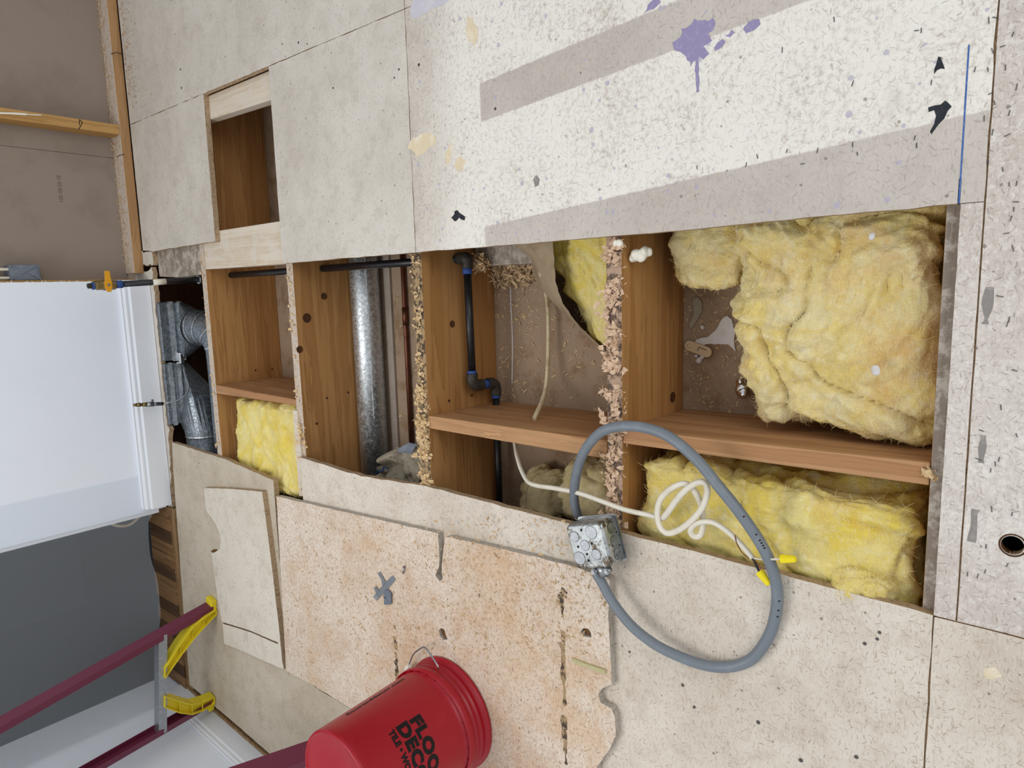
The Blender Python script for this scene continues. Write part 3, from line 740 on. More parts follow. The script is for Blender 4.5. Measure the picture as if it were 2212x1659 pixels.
sp = on((440, 1054), (500, 1056), (566, 1062), (574, 1120), (588, 1230), (603, 1360), (610, 1432)) + on((600, 1388), (540, 1362), (479, 1343), (470, 1290), (462, 1235), (457, 1196), (466, 1192), (474, 1186), (477, 1172), (474, 1152), (465, 1130), (454, 1114), (446, 1104), (443, 1080))
o = MB().prism(ragged(sp, .014, .0008, 70), .0008, BT).build('offcut_board', [M['board_offcut'], M['board_edge']], label='cream particle board offcut with a wavy routed left edge', cat='board')
for p in o.data.polygons:
    if abs(p.normal.z) < .5: p.material_index = 1
sp2 = on((480, 1347), (541, 1366), (600, 1392), (611, 1438), (612, 1446), (570, 1428), (522, 1406), (484, 1391))
o = MB().prism(ragged(sp2, .014, .0008, 71), .0008, BT - .0012).build('offcut_board', [M['board_offcut'], M['board_edge']], label='narrow cream offcut strip below the wavy offcut, near the ladder foot', cat='board')
for p in o.data.polygons:
    if abs(p.normal.z) < .5: p.material_index = 1

MB().prism([P(a, b, .0006).xy for a, b in ((455, 1191), (462, 1186), (471, 1187), (468, 1192), (460, 1194))], .0001, .0008).build('brown_notch', M['knot'], floor)
# green-tinged stick on the loose board
a, b = P(1238, 1424, BT), P(1310, 1450, BT); d = (b - a); nn = d.normalized().cross(V((0, 0, 1))) * .005
MB().prism(ragged([(a - nn).xy, (b - nn).xy, (b + nn).xy, (a + nn).xy], .01, .0012, 3), BT + .0003, BT + .006).build('wood_stick', M['green_wood'], label='small greenish wood stick near the right edge of the loose board', cat='stick')

# metal bracket, clip and bolt lying on the loose board
def flat(pts, mat, z=BT + .001, t=.0016):
    return MB().prism([P(a, b, z + t).xy for a, b in pts], z, z + t)
K = lambda a, b: (790 + a / 15.08, 1210 + b / 15.08)
br = empty('metal_bracket', tuple(P(830, 1265, BT)), label='flat grey metal strap bracket with two bent tabs on loose board', cat='bracket')
flat([K(360, 1320), K(240, 1200), K(330, 1085), K(430, 930), K(520, 870), K(640, 720), K(870, 500), K(970, 640), K(700, 960), K(530, 1130)], None).build('strap', M['bracket'], br, bevel=.0004)
flat([K(380, 430), K(440, 390), K(560, 580), K(640, 740), K(540, 860), K(505, 640)], None, BT + .003).build('tab', M['bracket'], br, bevel=.0004)
flat([K(260, 900), K(320, 850), K(430, 1060), K(330, 1080)], None, BT + .003).build('tab', M['bracket'], br, bevel=.0004)
flat([K(240, 1200), K(330, 1085), K(430, 1220), K(355, 1320)], None, BT + .0028, .001).build('end_flange', M['alu'], br)
hc = [P(*K(690, 1200), BT).xy + V((cos(a), sin(a))) * .0035 for a in [i * pi / 5 for i in range(10)]]
cl = MB().prism([P(*K(a, b), BT + .006).xy for a, b in ((610, 980), (720, 970), (820, 1080), (830, 1420), (780, 1450), (600, 1450), (600, 1260), (580, 1200))], BT + .0028, BT + .007, (hc,))
cl.build('cable_clip', M['boxgrey'], label='dark grey clip with a round hole overlapping the bracket', cat='clip', bevel=.0005)
bo = empty('bolt', tuple(P(872, 1230, BT)), label='small steel bolt right of the bracket', cat='bolt')
a, b = P(873, 1226, BT + .004), P(871, 1239, BT + .004)
MB().cyl(a, b, .0024, 10).build('shank', M['steel'], bo); MB().cyl(a + (a - b).normalized() * .004, a, .0042, 6, smooth=False).build('head', M['steel'], bo)

# ------------------------------------------------------------------ red bucket standing upside down
bc = V((-1.164, 1.292, BT + .0005))
bk = empty('bucket', tuple(bc), label='red plastic bucket standing upside down with black lettering', cat='bucket')
RB, RT, HB = .1360, .1475, .376
prof = [(.1440, .003), (.1520, 0), (.1560, .002), (.1568, .007), (.1560, .012), (.1490, .015), (.1482, .018), (.1482, .027), (.1518, .029), (.1518, .032), (.1482, .034), (.1480, .044), (.1515, .046), (.1515, .049), (.1478, .051),
        (.1476, .060), (.1530, .062), (.1535, .066), (.1535, .084), (.1515, .0845), (.1512, .078), (.1462, .077)]
def wall_r(z): return .1462 + (RB - .1462) * ((z - .077) / (HB - .077))
prof += [(wall_r(z), z) for z in (.10, .15, .2, .25, .3, .35)] + [(RB + .0005, HB - .008), (RB - .001, HB - .002), (RB - .004, HB), (RB - .007, HB - .001), (RB - .009, HB - .004), (RB - .012, HB - .0055), (.06, HB - .0045), (.0005, HB - .004)]
MB().lathe(prof, bc, 96).build('shell', M['red'], bk)
rb = MB()
for k in range(28):
    a = 2 * pi * k / 28; m = Matrix.Translation(bc) @ Matrix.Rotation(a, 4, 'Z')
    rb.box((.1455, -.0006, .0775), (.1515, .0006, .0835), m)
rb.build('collar_ribs', M['red'], bk, kind='stuff')
def wrap_text(rows, name, mat):
    mb = MB()
    for me, ang0, zt, mode, sc in rows:
        bm = bmesh.new(); bm.from_mesh(me)
        xs = [v_.co.x for v_ in bm.verts]; lo, hi = min(xs), max(xs); ys = [v_.co.y for v_ in bm.verts]
        axis, l0, l1 = (0, lo, hi) if mode == 'round' else (1, min(ys), max(ys))
        k = l0
        while k < l1:
            bmesh.ops.bisect_plane(bm, geom=bm.verts[:] + bm.edges[:] + bm.faces[:], plane_co=(k, 0, 0) if axis == 0 else (0, k, 0), plane_no=(1, 0, 0) if axis == 0 else (0, 1, 0)); k += .006
        bm.verts.index_update(); vv = []
        for v_ in bm.verts:
            X, Y = v_.co.x * sc, v_.co.y
            if mode == 'round':       # tops of the letters towards the rim
                z = zt - Y; rr = wall_r(z) + .0005; a = ang0 - X / rr      # upside down: text runs clockwise seen from above
            else:                      # runs along the side, from base to rim
                z = zt - X; rr = wall_r(z) + .0005; a = ang0 + Y / rr
            vv.append(bc + V((rr * cos(a), rr * sin(a), z)))
        mb.add(vv, [tuple(v_.index for v_ in f.verts) for f in bm.faces]); bm.free()
    return mb.build(name, mat, bk)
A0 = radians(-33); 
wrap_text([(text_mesh('FLOOR', .0430, .0027, 1.12), A0, .211, 'round', 1.16), (text_mesh('DECOR', .0430, .0027, 1.12), A0 + .03, .250, 'round', 1.16), (text_mesh('TILE \u2022 WOOD \u2022 STONE', .0210, .0013, 1.02), A0 + .02, .2745, 'round', 1.0)], 'lettering', M['ink'])
wrap_text([(text_mesh('flooranddecor.com', .0225, .0006, 1.06), radians(17), .305, 'along', 1.0)], 'lettering', M['ink'])
# wire bail with its plastic ear
e0 = P(943, 1446, .10); hd = []
bail = [PZ for PZ in ((947, 1445, .075), (945, 1437, .078), (923, 1404, .068), (916, 1398, .063), (908, 1401, .058), (894, 1412, .052), (888, 1424, .047), (882, 1440, .042))]
MB().tube(spline([P(*p) for p in bail], 3), .0022, 8).build('wire_handle', M['steel'], bk)
MB().cyl(P(884, 1438, .046), P(876, 1446, .040), .006, 14).build('handle_clip', M['foam'], bk, label='white plastic handle clip')

# ------------------------------------------------------------------ step ladder
lad = empty('step_ladder', (-1.5, 2.3, 0), label='maroon step ladder with yellow foot braces behind the bucket', cat='ladder')
def channel(a, b, wd, dep, t, side, name='rail', mat='fibre'):
    """C-shaped rail from a to b; web along 'side'"""
    a, b, side = V(a), V(b), V(side); d = (b - a).normalized(); n_ = d.cross(side).normalized(); s_ = n_.cross(d).normalized()
    pr = [(-wd / 2, 0), (wd / 2, 0), (wd / 2, dep), (wd / 2 - t, dep), (wd / 2 - t, t), (-wd / 2 + t, t), (-wd / 2 + t, dep), (-wd / 2, dep)]
    vs_ = [e + s_ * p[0] + n_ * p[1] for e in (a, b) for p in pr]; n = 8
    mb = MB().add(vs_, [(i, (i + 1) % n, n + (i + 1) % n, n + i) for i in range(n)])
    for o_ in (0, 8):
        q_ = [(0, 1, 4, 5), (1, 2, 3, 4), (0, 5, 6, 7)]
        mb.f += [tuple(o_ + i for i in (f if o_ else f[::-1])) for f in q_]; mb.sm += [False] * 3
    return mb.build(name, M[mat], lad, bevel=.0012)
HL = 1.75
fA, fB = V((-1.262, 2.704, .012)), V((-1.752, 2.812, .012))
tA, tB = V((-1.385, 2.704 - .20 * HL, HL)), V((-1.665, 2.79 - .20 * HL, HL))
rear = (fB - fA).normalized()
rA = lambda z: fA.lerp(tA, (z - .012) / (HL - .012)); rB = lambda z: fB.lerp(tB, (z - .012) / (HL - .012))
fwd = V((0, 0, 1)).cross(rear).normalized(); fwd = fwd if fwd.y < 0 else -fwd
channel(fA, tA, .046, .028, .003, -fwd); channel(fB, tB, .046, .028, .003, fwd)
fC, fD = V((-1.465, 1.80, .012)), V((-2.02, 1.93, .012))
tC, tD = tA + fwd * .06 + V((.02, 0, 0)), tB + fwd * .06 - V((.02, 0, 0))
fr_ = (fD - fC).normalized()
channel(fC, tC, .076, .028, .003, -fwd); channel(fD, tD, .076, .028, .003, fwd)
for z in (.25, 1.25):
    a, b = rA(z), rB(z); m = MB(); u = (b - a).normalized()
    m.tube([a, b], .001, 4); m = MB()
    n_ = fwd; h = V((0, 0, 1))
    for (d0, d1, z0, z1) in ((-.020, .020, .0, .0018), (-.020, -.0182, -.030, 0), (.0182, .020, -.030, 0)):
        vs_ = [e + n_ * d + h * zz for e in (a + u * .004, b - u * .004) for d, zz in ((d0, z0), (d1, z0), (d1, z1), (d0, z1))]
        m.add(vs_, [(0, 1, 5, 4), (1, 2, 6, 5), (2, 3, 7, 6), (3, 0, 4, 7), (0, 3, 2, 1), (4, 5, 6, 7)])
    m.build('cross_bar', M['alu'], lad)
for z in (.30, .60, .90, 1.2, 1.5):
    a = fC.lerp(tC, z / HL); b = fD.lerp(tD, z / HL); u = (b - a).normalized()
    m = MB(); n_ = fwd; h = V((0, 0, 1))
    for (d0, d1, z0, z1) in ((-.038, .038, .0, .003), (-.038, -.035, -.024, 0), (.035, .038, -.024, 0)):
        vs_ = [e + n_ * d + h * zz for e in (a + u * .006, b - u * .006) for d, zz in ((d0, z0), (d1, z0), (d1, z1), (d0, z1))]
        m.add(vs_, [(0, 1, 5, 4), (1, 2, 6, 5), (2, 3, 7, 6), (3, 0, 4, 7), (0, 3, 2, 1), (4, 5, 6, 7)])
    m.build('step', M['alu'], lad)
top = MB(); c0 = (tA + tB + tC + tD) / 4
top.box((-.20, -.07, 0), (.20, .07, .05), Matrix.Translation(c0) @ Matrix.Rotation(atan2(rear.y, rear.x), 4, 'Z')).build('top_cap', M['yellow_plastic'], lad, bevel=.008)
def foot(f, name='foot'):
    MB().box((-.024, -.024, -.0115), (.024, .024, .012), Matrix.Translation(f) @ Matrix.Rotation(atan2(rear.y, rear.x), 4, 'Z')).build(name, M['yellow_plastic'], lad, bevel=.003)
for f in (fA, fB): foot(f)
for f in (fC, fD): foot(f + V((0, 0, 0)))
def brace(poly, ax, t=.046):
    """ribbed plastic gusset: flat profile in the plane of the rear legs"""
    m = MB(); n = len(poly); h = fwd * t * .5
    q_ = [V(p) + fwd * .012 for p in poly]
    vs_ = [p - h * .12 for p in q_] + [p + h * .12 for p in q_]
    m.add(vs_, [tuple(range(n)), tuple(range(n, 2 * n))[::-1]] + [(i, n + i, n + (i + 1) % n, (i + 1) % n) for i in range(n)])
    for i in range(n):            # rim flange around the web
        a, b = q_[i], q_[(i + 1) % n]; d = (b - a)
        if d.length < 1e-4: continue
        nn_ = d.normalized().cross(fwd).normalized() * .0018
        m.add([a - h - nn_, b - h - nn_, b + h - nn_, a + h - nn_, a - h + nn_, b - h + nn_, b + h + nn_, a + h + nn_], [(0, 1, 2, 3), (4, 7, 6, 5), (0, 4, 5, 1), (2, 6, 7, 3), (0, 3, 7, 4), (1, 5, 6, 2)])
    ks = len(poly) // 2
    for i in range(1, ks):        # stiffening ribs across the web
        a, b = q_[i], q_[n - 1 - i]; d = (b - a); nn_ = d.normalized().cross(fwd).normalized() * .0012
        m.add([a - h * .8 - nn_, b - h * .8 - nn_, b + h * .8 - nn_, a + h * .8 - nn_, a - h * .8 + nn_, b - h * .8 + nn_, b + h * .8 + nn_, a + h * .8 + nn_], [(0, 1, 2, 3), (4, 7, 6, 5), (0, 4, 5, 1), (2, 6, 7, 3), (0, 3, 7, 4), (1, 5, 6, 2)])
    return m.build('foot_brace', M['yellow_plastic'], lad)
zc = .232
uA = (rB(.2) - rA(.2)).normalized()
# A: from the foot up along the rail, then across to the bar
def rail_pt(R, z, d): return R(z) + uA * d
brace([rail_pt(rA, .005, .040), rail_pt(rA, .06, .066), rail_pt(rA, .11, .094), rail_pt(rA, .165, .136), rail_pt(rA, zc, .196), rail_pt(rA, zc, .150), rail_pt(rA, .165, .080), rail_pt(rA, .11, .034), rail_pt(rA, .06, .022), rail_pt(rA, .005, .018)][:10], None)
brace([rail_pt(rB, .005, -.050), rail_pt(rB, .06, -.058), rail_pt(rB, .11, -.075), rail_pt(rB, .165, -.125), rail_pt(rB, zc, -.190), rail_pt(rB, zc, -.140), rail_pt(rB, .165, -.070), rail_pt(rB, .11, -.028), rail_pt(rB, .06, -.014), rail_pt(rB, .005, -.014)], None)

# ------------------------------------------------------------------ pipes and ducts in the bays
def ell(pts, r, name, mat, parent, seg=14, n=6, **k):
    return MB().tube(spline(pts, n), r, seg).build(name, M[mat], parent, **k)
gas = empty('gas_pipe', (.05, 2.65, -.11), label='black steel gas pipe with yellow ball valve and blue sealant', cat='pipe')
yv = 2.648
vx = lambda z: .056 - .048 * z
g0 = V((.060, yv, -.105))
ell([(.066, 2.60, -.108), (.062, 2.635, -.108), (.058, yv, -.095), (.057, yv, -.06)], .0165, 'elbow', 'fitting', gas)
MB().cyl((.057, yv, -.062), (.0565, yv, -.045), .0135, 14).build('sealed_thread', M['dope'], gas, label='blue sealant on thread')
MB().cyl((vx(-.045), yv, -.045), (vx(.26), yv, .26), .0108, 16).build('riser', M['iron'], gas)
MB().cyl((vx(-.035), yv, -.036), (vx(-.028), yv, -.028), .0165, 16).build('pipe_ring', M['steel'], gas, label='shiny steel ring')
MB().cyl((vx(.09), yv, .095), (vx(.15), yv, .142), .0111, 16).build('paper_label', M['white_cable'], gas, label='pale worn label on the riser')
MB().cyl((vx(.255), yv, .245), (vx(.27), yv, .268), .0135, 14).build('sealed_thread', M['dope'], gas, label='blue sealant on thread')
va = MB().lathe([(.0135, .266), (.0165, .270), (.0165, .282), (.0150, .284), (.0180, .290), (.0185, .305), (.0165, .312), (.0165, .330), (.0135, .332), (.0130, .338)], (vx(.3), yv, 0), 8, smooth=False)
va.build('valve_body', M['brass'], gas)
MB().cyl((vx(.34), yv, .336), (vx(.345), yv, .342), .0135, 14).build('sealed_thread', M['dope'], gas, label='blue sealant on thread')
MB().lathe([(.001, .358), (.0085, .357), (.0095, .350), (.0095, .341)], (vx(.34), yv, 0), 4, smooth=False).build('end_plug', M['fitting'], gas)
hv = V((vx(.298), yv - .022, .298))
h_ = MB().prism([(.010, -.012), (.016, -.010), (.040, -.008), (.048, -.008), (.048, .008), (.040, .008), (.016, .010), (.010, .012), (-.010, .012), (-.016, .008), (-.024, .007), (-.024, -.007), (-.016, -.008), (-.010, -.012)], -.002, .002,
                m=Matrix.Translation(hv) @ Matrix.Rotation(pi / 2, 4, 'X'))
h_.build('valve_handle', M['yellow_paint'], gas, bevel=.0008)
MB().cyl(hv + V((0, .012, 0)), hv + V((0, -.005, 0)), .005, 6, smooth=False).build('handle_nut', M['steel'], gas)
pz = lambda y: -.118 - (2.543 - y) / (2.543 - 1.33) * .030
px_ = lambda y: .071 + (2.543 - y) / (2.543 - 1.33) * .008
MB().cyl((px_(2.63), 2.61, pz(2.6)), (px_(2.0), 1.99, pz(2.0)), .0115, 16).build('pipe_run', M['iron'], gas)
MB().cyl((px_(2.0), 2.0, pz(2.0)), (px_(1.36), 1.345, pz(1.36)), .0115, 16).build('pipe_run', M['iron'], gas)
yj = 1.328; zj = pz(1.33)
ell([(px_(1.37), 1.362, zj), (.080, 1.34, zj), (.074, yj, zj), (.052, yj, zj)], [.016] * 7 + [.0175] * 6 + [.016] * 6, 'elbow', 'fitting', gas)
MB().cyl((.054, yj, zj), (.036, yj, zj), .0135, 14).build('sealed_thread', M['dope'], gas, label='blue sealant on thread')
MB().cyl((.045, yj, zj), (-.235, yj, zj - .004), .0110, 16).build('pipe_run', M['iron'], gas)
MB().cyl((-.232, yj, zj - .004), (-.242, yj, zj - .004), .0135, 14).build('sealed_thread', M['dope'], gas, label='blue sealant on thread')
z2 = -.250
ell([(-.240, yj, zj - .004), (-.258, yj, zj - .004), (-.272, yj, zj - .012), (-.276, yj, zj - .030), (-.276, yj, zj - .042)], .0165, 'elbow', 'fitting', gas)
MB().cyl((-.276, yj, zj - .040), (-.277, yj, z2 + .030), .0125, 14).build('sealed_thread', M['dope'], gas, label='blue sealant on thread')
ell([(-.277, yj, z2 + .036), (-.278, yj, z2 + .016), (-.286, yj, z2 + .004), (-.300, yj, z2), (-.314, yj, z2)], .0165, 'elbow', 'fitting', gas)
MB().cyl((-.312, yj, z2), (-.324, yj, z2), .0130, 14).build('sealed_thread', M['dope'], gas, label='blue sealant on thread')
MB().cyl((-.32, yj, z2), (-.80, yj, z2), .0105, 16).build('pipe_run', M['iron'], gas)

# galvanized round duct along the bay, copper pipe and a painted stripe of light beside it
dct = empty('duct_pipe', (-.2, 1.915, -.252), label='long round galvanized duct pipe lying in the middle bay', cat='duct')
yd = P(797, 780, -.252).y
MB().tube([(.75, yd + .004, -.253), (-.95, yd - .004, -.253)], .0500, 40).build('tube', M['galv'], dct)
MB().box((.75, -.0025, .0485), (-.95, .0025, .0512), Matrix.Translation((0, yd, -.253)) @ Matrix.Rotation(1.0, 4, 'X')).build('seam', M['galv'], dct)
yc_ = P(878, 780, -.29).y
cop = empty('copper_pipe', (-.2, yc_, -.294), label='thin dark copper pipe right of the round duct', cat='pipe')
MB().cyl((.7, yc_, -.294), (-.9, yc_, -.294), .0080, 14).build('tube', M['copper'], cop)
MB().cyl((-.06, yc_, -.294), (-.12, yc_, -.294), .0098, 14).build('coupling', M['copper'], cop)
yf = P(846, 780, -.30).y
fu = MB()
fu.box((-.9, yf - .016, -.3048), (.7, yf + .016, -.2965))  # low pale slab standing in for light falling past the duct
fu.build('light_stripe', M['strip'], label='pale stripe standing in for light between the round duct and the copper pipe', cat='strip')

# two register boots in the far bay
def loft(rings, seg, cap=True):
    mb = MB(); n = len(rings); vs_ = [p for R_ in rings for p in R_]
    fs = [(i * seg + k, i * seg + (k + 1) % seg, (i + 1) * seg + (k + 1) % seg, (i + 1) * seg + k) for i in range(n - 1) for k in range(seg)]
    return mb.add(vs_, fs, False)
def rect_ring(c, u, v_, hu, hv, seg):
    out = []
    for k in range(seg):
        a = 2 * pi * (k + .5) / seg; ca, sa = cos(a), sin(a); s_ = 1 / max(abs(ca), abs(sa))
        out.append(V(c) + V(u) * ca * s_ * hu + V(v_) * sa * s_ * hv)
    return out
def circ_ring(c, u, v_, r, seg):
    return [V(c) + V(u) * cos(2 * pi * (k + .5) / seg) * r + V(v_) * sin(2 * pi * (k + .5) / seg) * r for k in range(seg)]
SEG = 32
b1 = empty('duct_boot', (-.14, 2.98, -.12), label='galvanized register boot with a round elbow, upper one by the baseboard', cat='duct')
X_, Y_, Z_ = V((1, 0, 0)), V((0, 1, 0)), V((0, 0, 1))
MB().box((-.272, 2.962, -.090), (-.028, 3.150, -.003)).build('box', M['galv_dark'], b1, bevel=.003)
MB().box((-.275, 2.958, -.060), (-.025, 2.963, -.040)).build('drive_seam', M['galv'], b1)
MB().box((-.275, 2.955, -.093), (-.025, 2.962, -.078)).build('drive_seam', M['galv'], b1)
ax = V((0, -.85, -.45)).normalized(); w2 = X_.cross(ax) * -1
loft([rect_ring((-.150, 3.000, -.086), X_, Y_, .121, .041, SEG), rect_ring((-.149, 2.975, -.102), X_, V((0, .80, -.6)), .118, .044, SEG), circ_ring((-.139, 2.898, -.118), X_, -Z_, .076, SEG), circ_ring((-.138, 2.880, -.121), X_, -Z_, .0745, SEG)], SEG).build('transition', M['galv_dark'], b1)
path = spline([V((-.138, 2.884, -.120)), V((-.138, 2.840, -.128)), V((-.152, 2.775, -.140)), V((-.200, 2.728, -.146)), V((-.275, 2.718, -.148)), V((-.60, 2.716, -.148)), V((-1.0, 2.716, -.148))], 3)
MB().tube(path, .0735, 36).build('elbow', M['galv_dark'], b1)
for k in (1, 4, 7, 10):
    d_ = (path[k + 1] - path[k]).normalized(); MB().tube([path[k] - d_ * .003, path[k] + d_ * .003], .0750, 36, cap=False).build('bead', M['galv'], b1)
MB().box((-.290, 2.940, -.080), (-.240, 2.966, -.058)).build('foil_tape', M['foil'], b1, bevel=.006, label='crumpled foil tape')
b2 = empty('duct_boot', (-.42, 3.0, -.12), label='galvanized register boot tapering to a wide pipe, lower one by the baseboard', cat='duct')
MB().box((-.545, 2.968, -.085), (-.283, 3.150, -.003)).build('box', M['galv_dark'], b2, bevel=.003)
MB().box((-.549, 2.963, -.036), (-.280, 2.969, -.020)).build('drive_seam', M['galv'], b2)
MB().box((-.549, 2.958, -.068), (-.280, 2.966, -.054)).build('drive_seam', M['galv'], b2)
loft([rect_ring((-.414, 3.010, -.082), X_, Y_, .129, .041, SEG), rect_ring((-.418, 2.985, -.100), X_, V((0, .8, -.6)), .128, .046, SEG), rect_ring((-.48, 2.935, -.118), V((.62, -.78, 0)), -Z_, .095, .066, SEG), circ_ring((-.578, 2.920, -.126), -Y_, -Z_, .0790, SEG), circ_ring((-.602, 2.918, -.127), -Y_, -Z_, .0775, SEG)], SEG).build('transition', M['galv_dark'], b2)
for xx in (-.60, -.655): MB().tube([(xx + .003, 2.918, -.127), (xx - .003, 2.918, -.127)], .0785, 36, cap=False).build('bead', M['galv'], b2)
MB().tube([(-.598, 2.918, -.127), (-1.0, 2.918, -.13)], .0765, 36).build('elbow', M['galv_dark'], b2)

# thin water line with a small stop valve in front of the baseboard
wl = empty('water_line', (-.42, 2.90, 0), label='thin steel water line with small brass stop valve at the baseboard', cat='pipe')
yw = 2.935
w0 = lambda x, y: PY(x, y, yw)
MB().tube(spline([PY(397, 798, 2.78), PY(402, 815, 2.79), PY(408, 835, 2.80), PY(402, 852, 2.83), PY(388, 863, 2.87), PY(372, 868, 2.91), PY(356, 871, yw), PY(345, 872, yw)]), .0032, 8).build('tube', M['steel'], wl)
a, b = w0(352, 872), w0(288, 875); dd = b - a
def seg_(t0, t1, r0, name, mat, s=8, r2=None): MB().cyl(a + dd * t0, a + dd * t1, r0, s, r2).build(name, M[mat], wl)
seg_(0, .16, .0075, 'union', 'fitting'); seg_(.16, .34, .0080, 'connector', 'galv_dark', 12); seg_(.34, .56, .0105, 'valve_body', 'steel', 12)
seg_(.56, .70, .0090, 'compression_nut', 'brass', 6); seg_(.70, .75, .0050, 'stem', 'brass'); seg_(.75, .90, .0088, 'compression_nut', 'brass', 6); seg_(.90, 1.0, .0060, 'stem', 'brass')
p = a + dd * .36; MB().box((-.002, -.004, -.005), (.020, .004, .004), Matrix.Translation(p)).build('lever', M['steel'], wl, bevel=.0015)

# outlet box with two white cables on the end stud
ob = empty('outlet_box', (.099, 3.10, .42), label='blue-grey plastic outlet box on the stud at the wall end', cat='outlet box')
MB().box((.0705, 3.072, .372), (.128, 3.146, .468)).build('body', M['boxgrey'], ob, bevel=.003)
MB().box((.074, 3.0695, .380), (.124, 3.0722, .384), Matrix.Identity(4)).build('rib', M['boxgrey'], ob)
for (p0, p1) in (((.075, .378), (.123, .462)), ((.123, .378), (.075, .462))):
    MB().tube([(p0[0], 3.0718, p0[1]), (p1[0], 3.0718, p1[1])], .0012, 4).build('rib', M['boxgrey'], ob)
for zz in (.375, .465):
    for xx in (.076, .122): MB().box((xx - .004, 3.069, zz - .003), (xx + .004, 3.0725, zz + .003)).build('clip_tab', M['boxgrey'], ob)
for xx, k in ((.112, 0), (.080, 1)):
    MB().tube(spline([(xx, 3.09, .462), (xx, 3.088, .50), (xx + .004, 3.09, .6), (xx - .01, 3.10, .9), (xx - .02, 3.11, 1.5)]), .0055, 10).build('house_cable', M['white_cable'],
        label=('upper' if k == 0 else 'lower') + ' white cable entering the blue-grey outlet box', cat='cable', group='cables in the outlet box')

# ------------------------------------------------------------------ insulation
def batt(name, corners_lo, corners_hi, mat, amp=.02, freq=9.0, seed=1, n=(70, 70, 22), rnd_=.03, crease=.5, fuzz=1500, label=None, cat='insulation', group=None, parent=None, wob=.03, fl=.016, xmax=9):
    lo = [V(p) for p in corners_lo]; hi = [V(p) for p in corners_hi]
    def tri(u, v_, w_):
        a = lo[0].lerp(lo[1], u).lerp(lo[3].lerp(lo[2], u), v_); b = hi[0].lerp(hi[1], u).lerp(hi[3].lerp(hi[2], u), v_)
        return a.lerp(b, w_)
    su = (hi[1] - hi[0]).length; sv = (hi[3] - hi[0]).length; sw = (hi[0] - lo[0]).length
    idx = {}; vs_ = []; fs = []; ctr = tri(.5, .5, .5)
    nu, nv, nw = n
    def vid(i, j, k):
        key = (i, j, k)
        if key in idx: return idx[key]
        u, v_, w_ = i / nu, j / nv, k / nw
        p = tri(u, v_, w_)
        # rounded edges: pull towards the inside box
        du, dv, dw = (u - .5) * su, (v_ - .5) * sv, (w_ - .5) * sw
        r_ = min(rnd_, su / 2, sv / 2, sw / 2)
        iu = max(-su / 2 + r_, min(su / 2 - r_, du)); iv = max(-sv / 2 + r_, min(sv / 2 - r_, dv)); iw = max(-sw / 2 + r_, min(sw / 2 - r_, dw))
        d = V((du - iu, dv - iv, dw - iw))
        if d.length > r_ and d.length > 0:
            d = d * (r_ / d.length); p = tri(.5 + (iu + d.x) / su, .5 + (iv + d.y) / sv, .5 + (iw + d.z) / sw)
        axu = (tri(1, v_, w_) - tri(0, v_, w_)).normalized(); axv = (tri(u, 1, w_) - tri(u, 0, w_)).normalized(); axw = (tri(u, v_, 1) - tri(u, v_, 0)).normalized()
        nrm = (axu * d.x + axv * d.y + axw * d.z)
        nrm = nrm.normalized() if nrm.length > 1e-6 else axw
        s3 = p * freq + V((seed * 7.1, seed * 3.3, seed * 1.7))
        wv = V((noise.noise(s3 * .45), noise.noise(s3 * .45 + V((9, 0, 0))), noise.noise(s3 * .45 + V((0, 9, 0)))))
        b_ = fbm(s3 + wv * 1.3, 5, 2.1, .55)
        cr = 1 - abs(noise.noise(s3 * .7 + wv * 1.8)) * 2.2
        h = b_ * amp * .75 - max(0, cr) ** 6 * amp * crease * .75
        h += noise.noise(s3 * 2.6 + wv * 2) * amp * .22 + fbm(p * 75 + wv * 4, 3) * .0022
        p = p + nrm * h + (axu * wv.x + axv * wv.y) * wob * (.4 + .6 * max(abs(u - .5), abs(v_ - .5)) * 2)
        if p.x > xmax: p.x = xmax
        idx[key] = len(vs_); vs_.append(p); return idx[key]
    def face(a, b, fn, flip):
        for i in range(a):
            for j in range(b):
                q_ = (vid(*fn(i, j)), vid(*fn(i + 1, j)), vid(*fn(i + 1, j + 1)), vid(*fn(i, j + 1)))
                fs.append(q_[::-1] if flip else q_)
    face(nu, nv, lambda i, j: (i, j, nw), False); face(nu, nv, lambda i, j: (i, j, 0), True)
    face(nu, nw, lambda i, j: (i, 0, j), False); face(nu, nw, lambda i, j: (i, nv, j), True)
    face(nv, nw, lambda i, j: (nu, i, j), False); face(nv, nw, lambda i, j: (0, i, j), True)
    o = MB().add(vs_, fs, True).build(name, M[mat], parent, label=label, cat=cat, group=group)
    # loose fibres standing off the surface
    r = random.Random(seed); mb = MB(); me = o.data; N = len(me.polygons)
    for i in range(fuzz * 4 // 5):
        p = me.polygons[r.randrange(N)]
        if p.normal.z < -.2: continue
        c_ = p.center; t = p.normal.orthogonal().normalized(); b2_ = p.normal.cross(t); a = r.uniform(0, 2 * pi)
        L = fl * r.uniform(.4, 1.6); d = (t * cos(a) + b2_ * sin(a) + p.normal * r.uniform(.02, .45)).normalized(); cv = (t * cos(a + 1.5) + b2_ * sin(a + 1.5)) * r.uniform(-.6, .6)
        q1 = c_ + d * L * .35 + cv * L * .12 + p.normal * .0006; q2 = c_ + d * L * .7 + cv * L * .42 + p.normal * .0004; q3 = c_ + d * L * .9 + cv * L * .85 - V((0, 0, L * .1)); w_ = d.cross(p.normal).normalized() * .00024
        mb.add([c_ - w_, c_ + w_, q1 + w_, q1 - w_, q2 + w_, q2 - w_, q3], [(0, 1, 2, 3), (3, 2, 4, 5), (5, 4, 6)])
    mb.build('loose_fibres', M['fibres'], o, kind='stuff')
    return o

def Q(*pts): return [P(*p) for p in pts]
